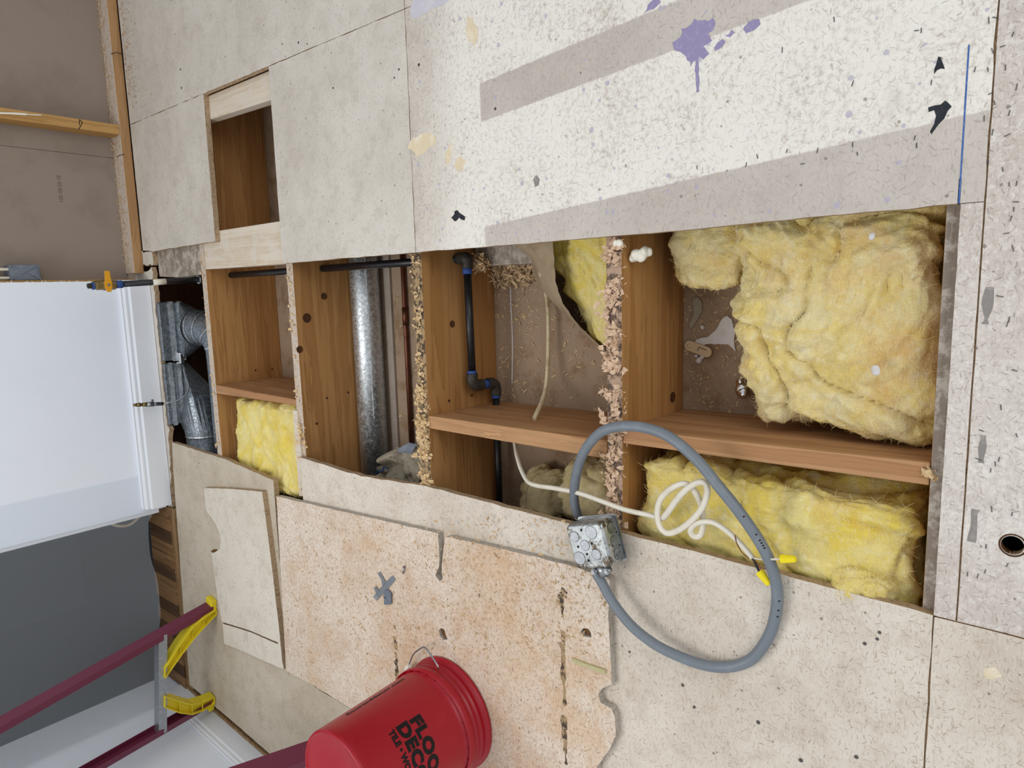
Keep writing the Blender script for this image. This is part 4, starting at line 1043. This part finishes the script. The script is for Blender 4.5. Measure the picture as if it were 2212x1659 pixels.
# large batt in the near bay
ha = [P(1615, 905, -.105), P(2028, 975, -.085), P(2046, 450, -.07) + V((.03, 0, 0)), P(1556, 500, -.07) + V((.05, 0, 0))]
la = [V((p.x + (.015 if i < 2 else 0), min(max(p.y, .19), .62), -.300)) for i, p in enumerate(ha)]
ha = [V((p.x, max(p.y, .192), p.z)) for p in ha]
batt('insulation_batt', la, ha, 'fluff', .036, 8.5, 3, (100, 100, 26), .045, .8, 9000, 'large rumpled yellow insulation batt filling the near bay', wob=.030)
hb = Q((1448, 620, -.16), (1580, 615, -.13), (1585, 500, -.12), (1440, 505, -.15)); hb[2].x += .04; hb[3].x += .04
batt('insulation_batt', [V((p.x, p.y, -.300)) for p in hb], hb, 'fluff', .018, 11, 5, (44, 44, 16), .03, .6, 2000, 'small yellow insulation piece tucked under the board beside the large batt', wob=.015)
# batt below the blocking in the near bay
hc_ = [V((-.60, .735, -.045)), V((-.63, .215, -.030)), V((-.385, .205, -.055)), V((-.372, .742, -.050))]
lc_ = [V((-.66, .735, -.300)), V((-.66, .205, -.300)), V((-.375, .200, -.300)), V((-.372, .745, -.300))]
batt('insulation_batt', lc_, hc_, 'fluff_bright', .030, 8, 8, (90, 60, 26), .035, .7, 9000, 'bright yellow insulation batt below the long blocking, under the white cable', wob=.012)
# puff spilling over the cut edge
batt('insulation_tuft', [V((-.60, .34, -.08)), V((-.60, .215, -.08)), V((-.52, .215, -.08)), V((-.52, .34, -.08))], [V((-.578, .315, .006)), V((-.578, .245, .004)), V((-.50, .235, -.006)), V((-.50, .33, -.006))],
     'fluff_bright', .014, 12, 9, (30, 24, 12), .03, .5, 1500, 'pale insulation tuft spilling over the cut edge at the near corner', wob=.01)
# far bay, below its blocking
hd = [V((-.72, 2.50, -.040)), V((-.72, 2.035, -.030)), V((-.392, 2.030, -.045)), V((-.390, 2.515, -.050))]
batt('insulation_batt', [V((p.x, p.y, -.300)) for p in hd], hd, 'fluff_bright', .020, 10, 12, (60, 50, 20), .03, .7, 3500, 'yellow insulation batt in the far bay beside the pale shim', wob=.01)
# dusty lumps low in the pipe bay
he = [V((-.62, 1.02, -.12)), V((-.62, .82, -.10)), V((-.42, .82, -.10)), V((-.43, 1.04, -.14))]
batt('insulation_lump', [V((p.x, p.y, -.300)) for p in he], he, 'fluff_old', .026, 11, 14, (44, 44, 18), .06, .8, 700, 'dusty yellow insulation lump behind the metal box, below the blocking', wob=.02)
hf = [V((-.66, 1.24, -.19)), V((-.66, 1.07, -.17)), V((-.50, 1.06, -.18)), V((-.51, 1.23, -.21))]
batt('insulation_lump', [V((p.x, p.y, -.300)) for p in hf], hf, 'fluff_old', .026, 12, 15, (36, 36, 14), .06, .8, 500, 'small dull insulation lump beside the black pipe, left of the larger lump', wob=.02)
# batt with kraft facing in the pipe bay, upper end
hg = [PY(1308, 752, .800) , P(1300, 640, -.11), V((.16, .802, -.060)), V((.16, 1.02, -.12))]
hg = [V((-.150, .975, -.22)), V((-.150, .801, -.16)), V((.22, .801, -.075)), V((.22, 1.130, -.13))]
lg = [V((-.16, .975, -.302)), V((-.16, .801, -.302)), V((.22, .801, -.302)), V((.22, 1.13, -.302))]
batt('insulation_batt', lg, hg, 'fluff_bright', .022, 10, 17, (60, 40, 20), .02, .7, 3000, 'bright yellow insulation batt beside the splintered joist, its paper peeled back', wob=.012)
# kraft facing hanging beside it
mb = MB(); ni, nj = 26, 20
e1 = spline([P(1193, 515, -.095), P(1198, 575, -.105), P(1206, 630, -.120), P(1240, 690, -.165), P(1308, 758, -.235)], 7)
e2 = spline([V((.15, 1.24, -.13)), P(1138, 548, -.19), P(1152, 592, -.26), P(1176, 632, -.296), P(1300, 760, -.3025)], 7)
n_ = min(len(e1), len(e2))
for i in range(n_):
    for j in range(nj + 1):
        t = j / nj; p = e1[i].lerp(e2[i], t); p = p + V((0, 0, 1)) * (.022 * sin(t * pi) * (1 - i / n_) + .006 * noise.noise(V((i * .5, t * 7, 2))))
        p.z = max(p.z, -.304); mb.v.append(p)
mb.f = [(i * (nj + 1) + j, i * (nj + 1) + j + 1, (i + 1) * (nj + 1) + j + 1, (i + 1) * (nj + 1) + j) for i in range(n_ - 1) for j in range(nj)]; mb.sm = [True] * len(mb.f)
mb.build('kraft_facing', M['kraft'], label='brown kraft paper facing peeled back from the bright insulation', cat='paper')
# weathered ledger and clump of shavings at the upper end of that bay
MB().box((.058, 1.12, -.304), (.60, 1.366, -.22)).build('ledger_board', M['joist_grey'], label='weathered grey board at the upper end of the pipe bay', cat='board', bevel=.003)
dust('shaving_clump', lambda r: V((.045 + r.gauss(0, .02), 1.27 + r.gauss(0, .05), -.30 + abs(r.gauss(0, .018)))), 900, M['shavings'], size=.007, seed=61, kind='stuff', label='clump of tan shavings heaped against the weathered ledger board', cat='wood shavings')
dust('shaving_clump', lambda r: V((.065 + r.gauss(0, .010), 1.325 + r.gauss(0, .012), -.19 + r.gauss(0, .012))), 260, M['chips'], size=.006, seed=62, kind='stuff', label='small tuft of shavings beside the upper pipe elbow', cat='wood shavings')
# thin white crack of plaster on the board below
MB().tube(spline([P(1103, 618, -.304), P(1104, 660, -.304), P(1107, 740, -.304), P(1106, 830, -.304)]), .0022, 6).build('plaster_ridge', M['plaster'], label='thin white plaster ridge on the brown board near the pipe', cat='plaster')
# aged cable
MB().tube(spline([PY(1168, 590, 1.08), P(1178, 625, -.275), P(1184, 680, -.270), P(1184, 760, -.262), P(1180, 830, -.240), P(1170, 868, -.190), P(1159, 893, -.135), P(1154, 905, -.118)]), .0058, 10).build('aged_cable', M['old_cable'], label='aged beige cable running through the blocking in the pipe bay', cat='cable')

# pale shim along the second joist, paper sack in the duct bay
MB().prism([P(632, 886, -.012).xy, P(641, 887, -.012).xy, P(655, 1026, -.012).xy, P(656, 1072, -.012).xy, P(646, 1072, -.012).xy], -.075, -.012).build('wood_shim', M['joist_pale'], label='pale wood shim along the second joist beside insulation', cat='shim', bevel=.001)
def crumple(name, base, mat, seed, label, cat, n=26, amp=.02):
    mb = MB(); a, b, c_, d = [V(p) for p in base]
    for i in range(n + 1):
        for j in range(n + 1):
            p = a.lerp(b, i / n).lerp(d.lerp(c_, i / n), j / n)
            s3 = p * 16 + V((seed, 0, 0))
            f = abs(noise.noise(s3)) * 2 - .4 + .5 * (abs(noise.noise(s3 * 2.3)) - .3)
            mb.v.append(p + V((noise.noise(s3 + V((3, 0, 0))) * .35, noise.noise(s3 + V((0, 3, 0))) * .35, f)) * amp)
    mb.f = [(i * (n + 1) + j, (i + 1) * (n + 1) + j, (i + 1) * (n + 1) + j + 1, i * (n + 1) + j + 1) for i in range(n) for j in range(n)]; mb.sm = [False] * len(mb.f)
    return mb.build(name, M[mat], label=label, cat=cat)
pk = crumple('paper_sack', (P(846, 968, -.12), P(906, 962, -.10), P(908, 1050, -.10), P(800, 1050, -.17)), 'kraft_grey', 4, 'crumpled kraft paper sack at the lower end of the duct bay', 'paper', amp=.045)
MB().tube(spline([P(812, 1024, -.13), P(818, 1016, -.12), P(824, 1020, -.12), P(830, 1010, -.115), P(838, 1014, -.115)]), .0028, 5, flat=.4).build('blue_lettering', M['blue_print'], pk)
crumple('mesh_scrap', (P(862, 972, -.085), P(880, 958, -.080), P(897, 962, -.080), P(886, 984, -.085)), 'boxgrey', 6, 'bluish-grey mesh scrap on top of the paper sack', 'scrap', 12, .015)

# small things on the brown board of the near bay
zc_ = -.3048
c2 = [P(a, b, zc_).xy for a, b in ((1496, 741), (1505, 735), (1530, 728), (1548, 712), (1560, 690), (1572, 682), (1582, 690), (1590, 760), (1575, 744), (1545, 744), (1520, 746))]
MB().prism(ragged(c2, .006, .003, 4), zc_, zc_ + .003).build('plaster_patch', M['plaster'], label='torn white plaster patch beside the large batt', cat='plaster')
bc_ = empty('beige_latch', tuple(P(1508, 754, zc_)), label='beige plastic latch plate with rounded ends, near the plaster patch', cat='latch')
a, b = P(1488, 747, zc_ + .012), P(1525, 761, zc_ + .012); d = (b - a).normalized(); n_ = d.cross(V((0, 0, 1))); R0 = .0125
cap = [a.xy - (d * cos(t) + n_ * sin(t)).xy * R0 for t in [pi / 2 - i * pi / 8 for i in range(9)]] + [b.xy + (d * cos(t) + n_ * sin(t)).xy * R0 for t in [-pi / 2 + i * pi / 8 for i in range(9)]][::1]
ctr = (a + b) / 2
cap = sorted(cap, key=lambda p: atan2(p.y - ctr.y, p.x - ctr.x))
MB().prism(cap, zc_ + .0035, zc_ + .010).build('plate', M['beige'], bc_, bevel=.0012)
MB().lathe([(.0045, .010), (.0045, .0125), (.0035, .0135), (.0, .0135)], (a.x, a.y, zc_), 16).build('rivet', M['beige'], bc_)
m_ = MB(); p0 = a.lerp(b, .52).xy; p1 = a.lerp(b, 1.0).xy; w_ = n_.xy * .0048
for (s0, s1) in ((p0 - w_, p1 - w_), (p0 - w_, p0 + w_)):
    dd = (s1 - s0).normalized(); e_ = V((-dd.y, dd.x)) * .0007; m_.prism([s0 - e_, s1 - e_, s1 + e_, s0 + e_], zc_ + .0099, zc_ + .0103)
m_.build('slot', M['ink'], bc_)
def lumps(name, pts, r0, mat, seed, label, cat, group=None, fz=1.0):
    bm = bmesh.new(); r = random.Random(seed)
    for p, rr in pts:
        m = Matrix.Translation(p) @ Matrix.Diagonal((rr, rr * r.uniform(.75, 1), rr * r.uniform(.7, 1) * fz, 1)); bmesh.ops.create_icosphere(bm, subdivisions=3, radius=1, matrix=m)
    for v_ in bm.verts: v_.co += v_.normal * noise.noise(v_.co * 90 + V((seed, 0, 0))) * r0 * .25
    me = bpy.data.meshes.new(name); bm.to_mesh(me); bm.free(); me.materials.append(M[mat])
    for p in me.polygons: p.use_smooth = True
    o = bpy.data.objects.new(name, me); C.objects.link(o); return tag(o, label, cat, group)
lumps('foam_blob', [(P(x, y, z), r_) for x, y, z, r_ in ((1366, 558, -.045, .009), (1374, 550, -.040, .012), (1384, 552, -.040, .013), (1392, 545, -.045, .012), (1402, 544, -.05, .009), (1370, 556, -.055, .010))], .01, 'foam', 3, 'white expanding foam blob beside the splintered joist', 'foam')
lumps('foam_blob', [(P(1330, 526, -.010), .008), (P(1338, 526, -.010), .009), (P(1343, 530, -.014), .006)], .008, 'foam', 4, 'small white foam blob on top of the splintered joist', 'foam')
lumps('plaster_crumb', [(P(1510, 778, zc_ + .003), .008), (P(1517, 770, zc_ + .003), .006), (P(1504, 769, zc_ + .003), .005)], .006, 'plaster', 5, 'white plaster crumbs just below the beige latch', 'plaster')
lumps('plaster_crumb', [(P(1517, 707, zc_ + .003), .006)], .005, 'plaster', 6, 'single white plaster crumb left of the plaster patch', 'plaster')
fo = lumps('foil_scrap', [(P(1598, 828, -.285), .012), (P(1600, 842, -.285), .016), (P(1604, 850, -.28), .013)], .012, 'foil', 7, 'shiny crumpled foil scrap at the left edge of the large batt', 'foil', fz=.6)
lumps('plaster_flake', [(P(1883, 510, -.030), .006)], .006, 'plaster', 8, 'white plaster flake on the upper part of the large batt', 'plaster', fz=.3)
lumps('plaster_flake', [(P(1892, 800, -.045), .009)], .008, 'plaster', 9, 'white plaster flake on the lower part of the large batt', 'plaster', fz=.3)
MB().prism([P(a, b, zc_).xy for a, b in ((1498, 650), (1508, 640), (1518, 652), (1518, 672), (1508, 690), (1494, 712), (1490, 700), (1500, 678))], zc_, zc_ + .006).build('dried_glue', M['kraft_grey'], label='dried grey glue smear on the brown board above the latch', cat='glue', bevel=.002)
# knot hole in the joist face
kh = PY(1453, 858, .7603); MB().cyl(kh + V((0, .001, 0)), kh + V((0, -.0006, 0)), .013, 18).build('knot', M['joist_dark'], J4)
for px, py, yj_, rr, J in ((663, 687, 1.980, .016, J2), (700, 640, 1.980, .012, J2), (977, 700, 1.3712, .010, J3), (706, 860, 1.980, .004, J2), (752, 848, 1.980, .004, J2), (684, 915, 1.980, .005, J2), (1019, 854, 1.3712, .004, J3), (970, 866, 1.3712, .004, J3), (552, 800, 2.563, .004, J1), (588, 797, 2.563, .004, J1)):
    kh = PY(px, py, yj_); MB().cyl(kh + V((0, .001, 0)), kh + V((0, -.0005, 0)), rr, 14).build('knot', M['joist_dark'], J)
for px, py in ((648, 755),):      # plate of a wood connector on the second joist
    kh = PY(px, py, 1.979); MB().cyl(kh + V((0, .002, 0)), kh + V((0, .0005, 0)), .012, 16).build('joist_knot_bump', M['joist_dark'], J2)
n0 = PY(1078, 796, 1.371); MB().cyl(n0, n0 + V((0, -.05, .004)), .0018, 8).build('nail', M['steel'], J3)

# ------------------------------------------------------------------ junction box with its cables
tc = [P(*p, .076) for p in ((1221, 1140), (1296, 1118), (1318, 1220), (1247, 1238))]
ctr = sum(tc, V((0, 0, 0))) / 4
ux = ((tc[0] - tc[3]) + (tc[1] - tc[2])).normalized()      # towards the cavity
uy = V((0, 0, 1)).cross(ux)                                 # leftwards
bm_ = Matrix(((ux.x, uy.x, 0, ctr.x), (ux.y, uy.y, 0, ctr.y), (0, 0, 1, .0205), (0, 0, 0, 1)))
tilt = Matrix.Rotation(radians(-1.0), 4, 'Y')
bm_ = bm_ @ tilt
jb = empty('junction_box', tuple(ctr.xy) + (.02,), label='square grimy galvanized junction box face down on the floor', cat='junction box')
hs = .0485; hz = .055
def rrect(h, rad, k=5):
    out = []
    for cx_, cy_, a0 in ((h - rad, h - rad, 0), (-h + rad, h - rad, 90), (-h + rad, -h + rad, 180), (h - rad, -h + rad, 270)):
        out += [(cx_ + rad * cos(radians(a0 + i * 90 / k)), cy_ + rad * sin(radians(a0 + i * 90 / k))) for i in range(k + 1)]
    return out
mb = MB(); lev = [(hs, .002, .010), (hs, .048, .010), (hs - .0015, .0525, .010), (hs - .005, hz, .009)]; R_ = [[bm_ @ V((x, y, z)) for x, y in rrect(h, rd)] for h, z, rd in lev]
n = len(R_[0])
mb.v = [p for r_ in R_ for p in r_]; mb.f = [(i * n + k, i * n + (k + 1) % n, (i + 1) * n + (k + 1) % n, (i + 1) * n + k) for i in range(3) for k in range(n)]; mb.sm = [True] * len(mb.f)
mb.f += [tuple(3 * n + k for k in range(n)), tuple(range(n))[::-1]]; mb.sm += [False, False]
mb.build('body', M['box_steel'], jb)
MB().prism(rrect(hs + .0035, .008), -.0012, .0015, m=bm_).build('cover_plate', M['steel'], jb)
def disc(cx_, cy_, r_, name='knockout', mat='alu', z=hz):
    ring = [(cx_ + r_ * cos(2 * pi * k / 24), cy_ + r_ * sin(2 * pi * k / 24)) for k in range(24)]
    MB().prism(ring, z - .001, z + .0007, m=bm_).build(name, M[mat], jb, bevel=.0003 if name == 'knockout' else 0)
    if name == 'knockout':
        ring2 = [(cx_ + (r_ + .0008) * cos(2 * pi * k / 24), cy_ + (r_ + .0008) * sin(2 * pi * k / 24)) for k in range(24)]
        MB().prism(ring2, z - .001, z + .0002, m=bm_).build('knockout_groove', M['ink'], jb)
inv = bm_.inverted()
def top(px, py): p = inv @ P(px, py, .0755); return p.x, p.y
for px, py, r_ in ((1241, 1159, .0110), (1277, 1150, .0140), (1264, 1178, .0110), (1252, 1206, .0140), (1288, 1198, .0110)): disc(*top(px, py), r_)
for px, py in ((1256, 1145), (1278, 1174), (1249, 1181), (1271, 1211), (1268, 1197)): disc(*top(px, py), .0028, 'screw_hole', 'ink')
# knockouts on the side facing the camera (its -Y side)
for k, x_ in enumerate((.028, 0, -.028)):
    m2 = bm_ @ Matrix.Translation((x_, -hs, .027)) @ Matrix.Rotation(pi / 2, 4, 'X')
    ring = lambda r_: [(r_ * cos(2 * pi * i / 24), r_ * sin(2 * pi * i / 24)) for i in range(24)]
    MB().prism(ring(.0122), -.0006, .0004, m=m2).build('knockout_groove', M['fitting'], jb)
    MB().prism(ring(.0114), -.0006, .0007, m=m2).build('knockout', M['galv_dark'], jb)
for x_ in (.014, -.014):
    m2 = bm_ @ Matrix.Translation((x_, -hs, .010)) @ Matrix.Rotation(pi / 2, 4, 'X')
    MB().prism([(.002 * cos(2 * pi * i / 10), .002 * sin(2 * pi * i / 10)) for i in range(10)], -.0004, .0006, m=m2).build('screw_hole', M['ink'], jb)
# clamp connector on the lower side
cn = empty('cable_clamp', (0, 0, 0)); cn.parent = jb; cn.location = V((0, 0, 0))
k0 = bm_ @ V((-hs, -.004, .030)); k1 = bm_ @ V((-hs - .024, -.004, .028))
MB().cyl(k0, k1, .0135, 20).build('clamp_sleeve', M['steel'], cn)
for s_ in (-1, 1):
    e0 = bm_ @ V((-hs - .012, -.004 + s_ * .017, .028)); e1 = bm_ @ V((-hs - .012, -.004 + s_ * .017, .042))
    MB().cyl(e0, e1, .0065, 14).build('clamp_ear', M['steel'], cn); MB().cyl(e1, e1 + V((0, 0, .003)), .0045, 12).build('clamp_screw', M['steel'], cn)

gc = [(P(1288, 1238, .047)), P(1302, 1262, .046), P(1318, 1292, .046), P(1345, 1330, .046), P(1375, 1362, .043), P(1420, 1395, .037), P(1470, 1419, .030), P(1520, 1436, .022), P(1570, 1441, .016), P(1618, 1427, .0125), P(1651, 1391, .0125), P(1672, 1343, .014),
      P(1679, 1280, .018), P(1666, 1222, .026), P(1642, 1172, .034), P(1600, 1110, .042), P(1552, 1050, .048), P(1502, 990, .052), P(1444, 943, .054), P(1392, 924, .052), P(1340, 921, .050), P(1298, 934, .046), P(1264, 972, .036), P(1246, 1020, .018), P(1240, 1070, -.01), P(1246, 1108, -.04), P(1262, 1140, -.08), P(1290, 1180, -.12)]
gcab = MB().tube(spline(gc, 10), .0108, 16).build('grey_cable', M['grey_cable'], label='thick grey cable looping from the metal junction box over the opening', cat='cable')
pr = MB(); r = random.Random(8)
S_ = spline(gc, 10)
for t in list(range(112, 120)) + list(range(138, 150)):
    p = S_[t]; q_ = S_[t + 1]; d = (q_ - p).normalized(); view = (V((0, 0, EYE)) - p).normalized(); sd = d.cross(V((0, 0, 1))).normalized()
    nrm = (V((0, 0, 1)) * .8 + sd * .6).normalized(); tt = d.cross(nrm).normalized()
    c_ = p + nrm * .0109
    if r.random() < .45: continue
    pr.add([c_ - d * .0016 - tt * .0018, c_ + d * .0012 - tt * .0018, c_ + d * .0012 + tt * .0018, c_ - d * .0016 + tt * .0018], [(0, 1, 2, 3)])
pr.build('printed_marks', M['ink'], gcab, kind='stuff')

wc = [P(1112, 955, -.13), P(1117, 985, -.10), P(1126, 1015, -.075), P(1140, 1040, -.05), P(1160, 1049, -.035), P(1200, 1055, -.018), P(1250, 1065, .0), P(1300, 1083, .006), P(1340, 1098, .004), P(1370, 1106, .0), P(1400, 1112, -.002), P(1428, 1119, .0),
      P(1438, 1113, .014), P(1463, 1078, .028), P(1484, 1056, .034), P(1505, 1043, .036), P(1522, 1043, .036), P(1528, 1062, .034), P(1518, 1094, .030), P(1494, 1124, .024), P(1464, 1146, .016), P(1440, 1151, .012), P(1425, 1136, .010), P(1420, 1108, .014), P(1426, 1080, .022), P(1446, 1058, .026), P(1474, 1045, .026),
      P(1492, 1052, .022), P(1508, 1074, .016), P(1517, 1103, .010), P(1518, 1138, .006), P(1511, 1157, .006), P(1498, 1157, .010), P(1492, 1144, .014), P(1506, 1130, .018), P(1538, 1128, .020), P(1572, 1148, .018), P(1602, 1177, .016), P(1626, 1205, .015)]
wcab = MB().tube(spline(wc, 9), .0064, 12, flat=.85).build('white_cable', M['white_cable'], label='white cable coiled on the insulation with two yellow wire nuts', cat='cable')
en = P(1626, 1205, .015)
MB().tube(spline([en, P(1645, 1208, .020), P(1668, 1208, .036), P(1690, 1207, .042)]), .0020, 8).build('white_wire', M['white_cable'], wcab)
MB().tube(spline([en, P(1633, 1220, .018), P(1640, 1234, .022)]), .0024, 8).build('black_wire', M['black_wire'], wcab)
MB().tube(spline([en, P(1637, 1218, .020), P(1645, 1234, .023)]), .0011, 6).build('bare_wire', M['bare'], wcab)
MB().tube(spline([P(1588, 1156, .024), P(1591, 1172, .022), P(1602, 1192, .018), P(1618, 1206, .016)]), .0011, 6).build('bare_wire', M['bare'], wcab)
MB().tube([P(1662, 1250, .026), P(1676, 1263, .027)], .0013, 6).build('bare_wire', M['bare'], wcab)
def nut(a, b):
    a, b = V(a), V(b); d = (b - a).normalized(); rot = d.to_track_quat('Z', 'Y').to_matrix().to_4x4(); L = (b - a).length
    mb = MB(); prof = [(.0072, 0), (.0078, .002), (.0076, L * .25), (.0066, L * .55), (.0058, L * .92), (.0046, L), (.0, L)]
    seg = 24; M_ = Matrix.Translation(a) @ rot; n = len(prof)
    mb.v = [M_ @ V((r_ * (1 + (.07 if (k % 4) < 2 and 0 < i < n - 2 else 0)) * cos(2 * pi * k / seg), r_ * (1 + (.07 if (k % 4) < 2 and 0 < i < n - 2 else 0)) * sin(2 * pi * k / seg), z)) for i, (r_, z) in enumerate(prof) for k in range(seg)]
    mb.f = [(i * seg + k, i * seg + (k + 1) % seg, (i + 1) * seg + (k + 1) % seg, (i + 1) * seg + k) for i in range(n - 1) for k in range(seg)]; mb.sm = [False] * len(mb.f)
    mb.build('wire_nut', M['nut'], wcab, label='yellow wire nut')
nut(P(1687, 1207, .042), P(1719, 1208, .043)); nut(P(1640, 1234, .022), P(1662, 1263, .024))
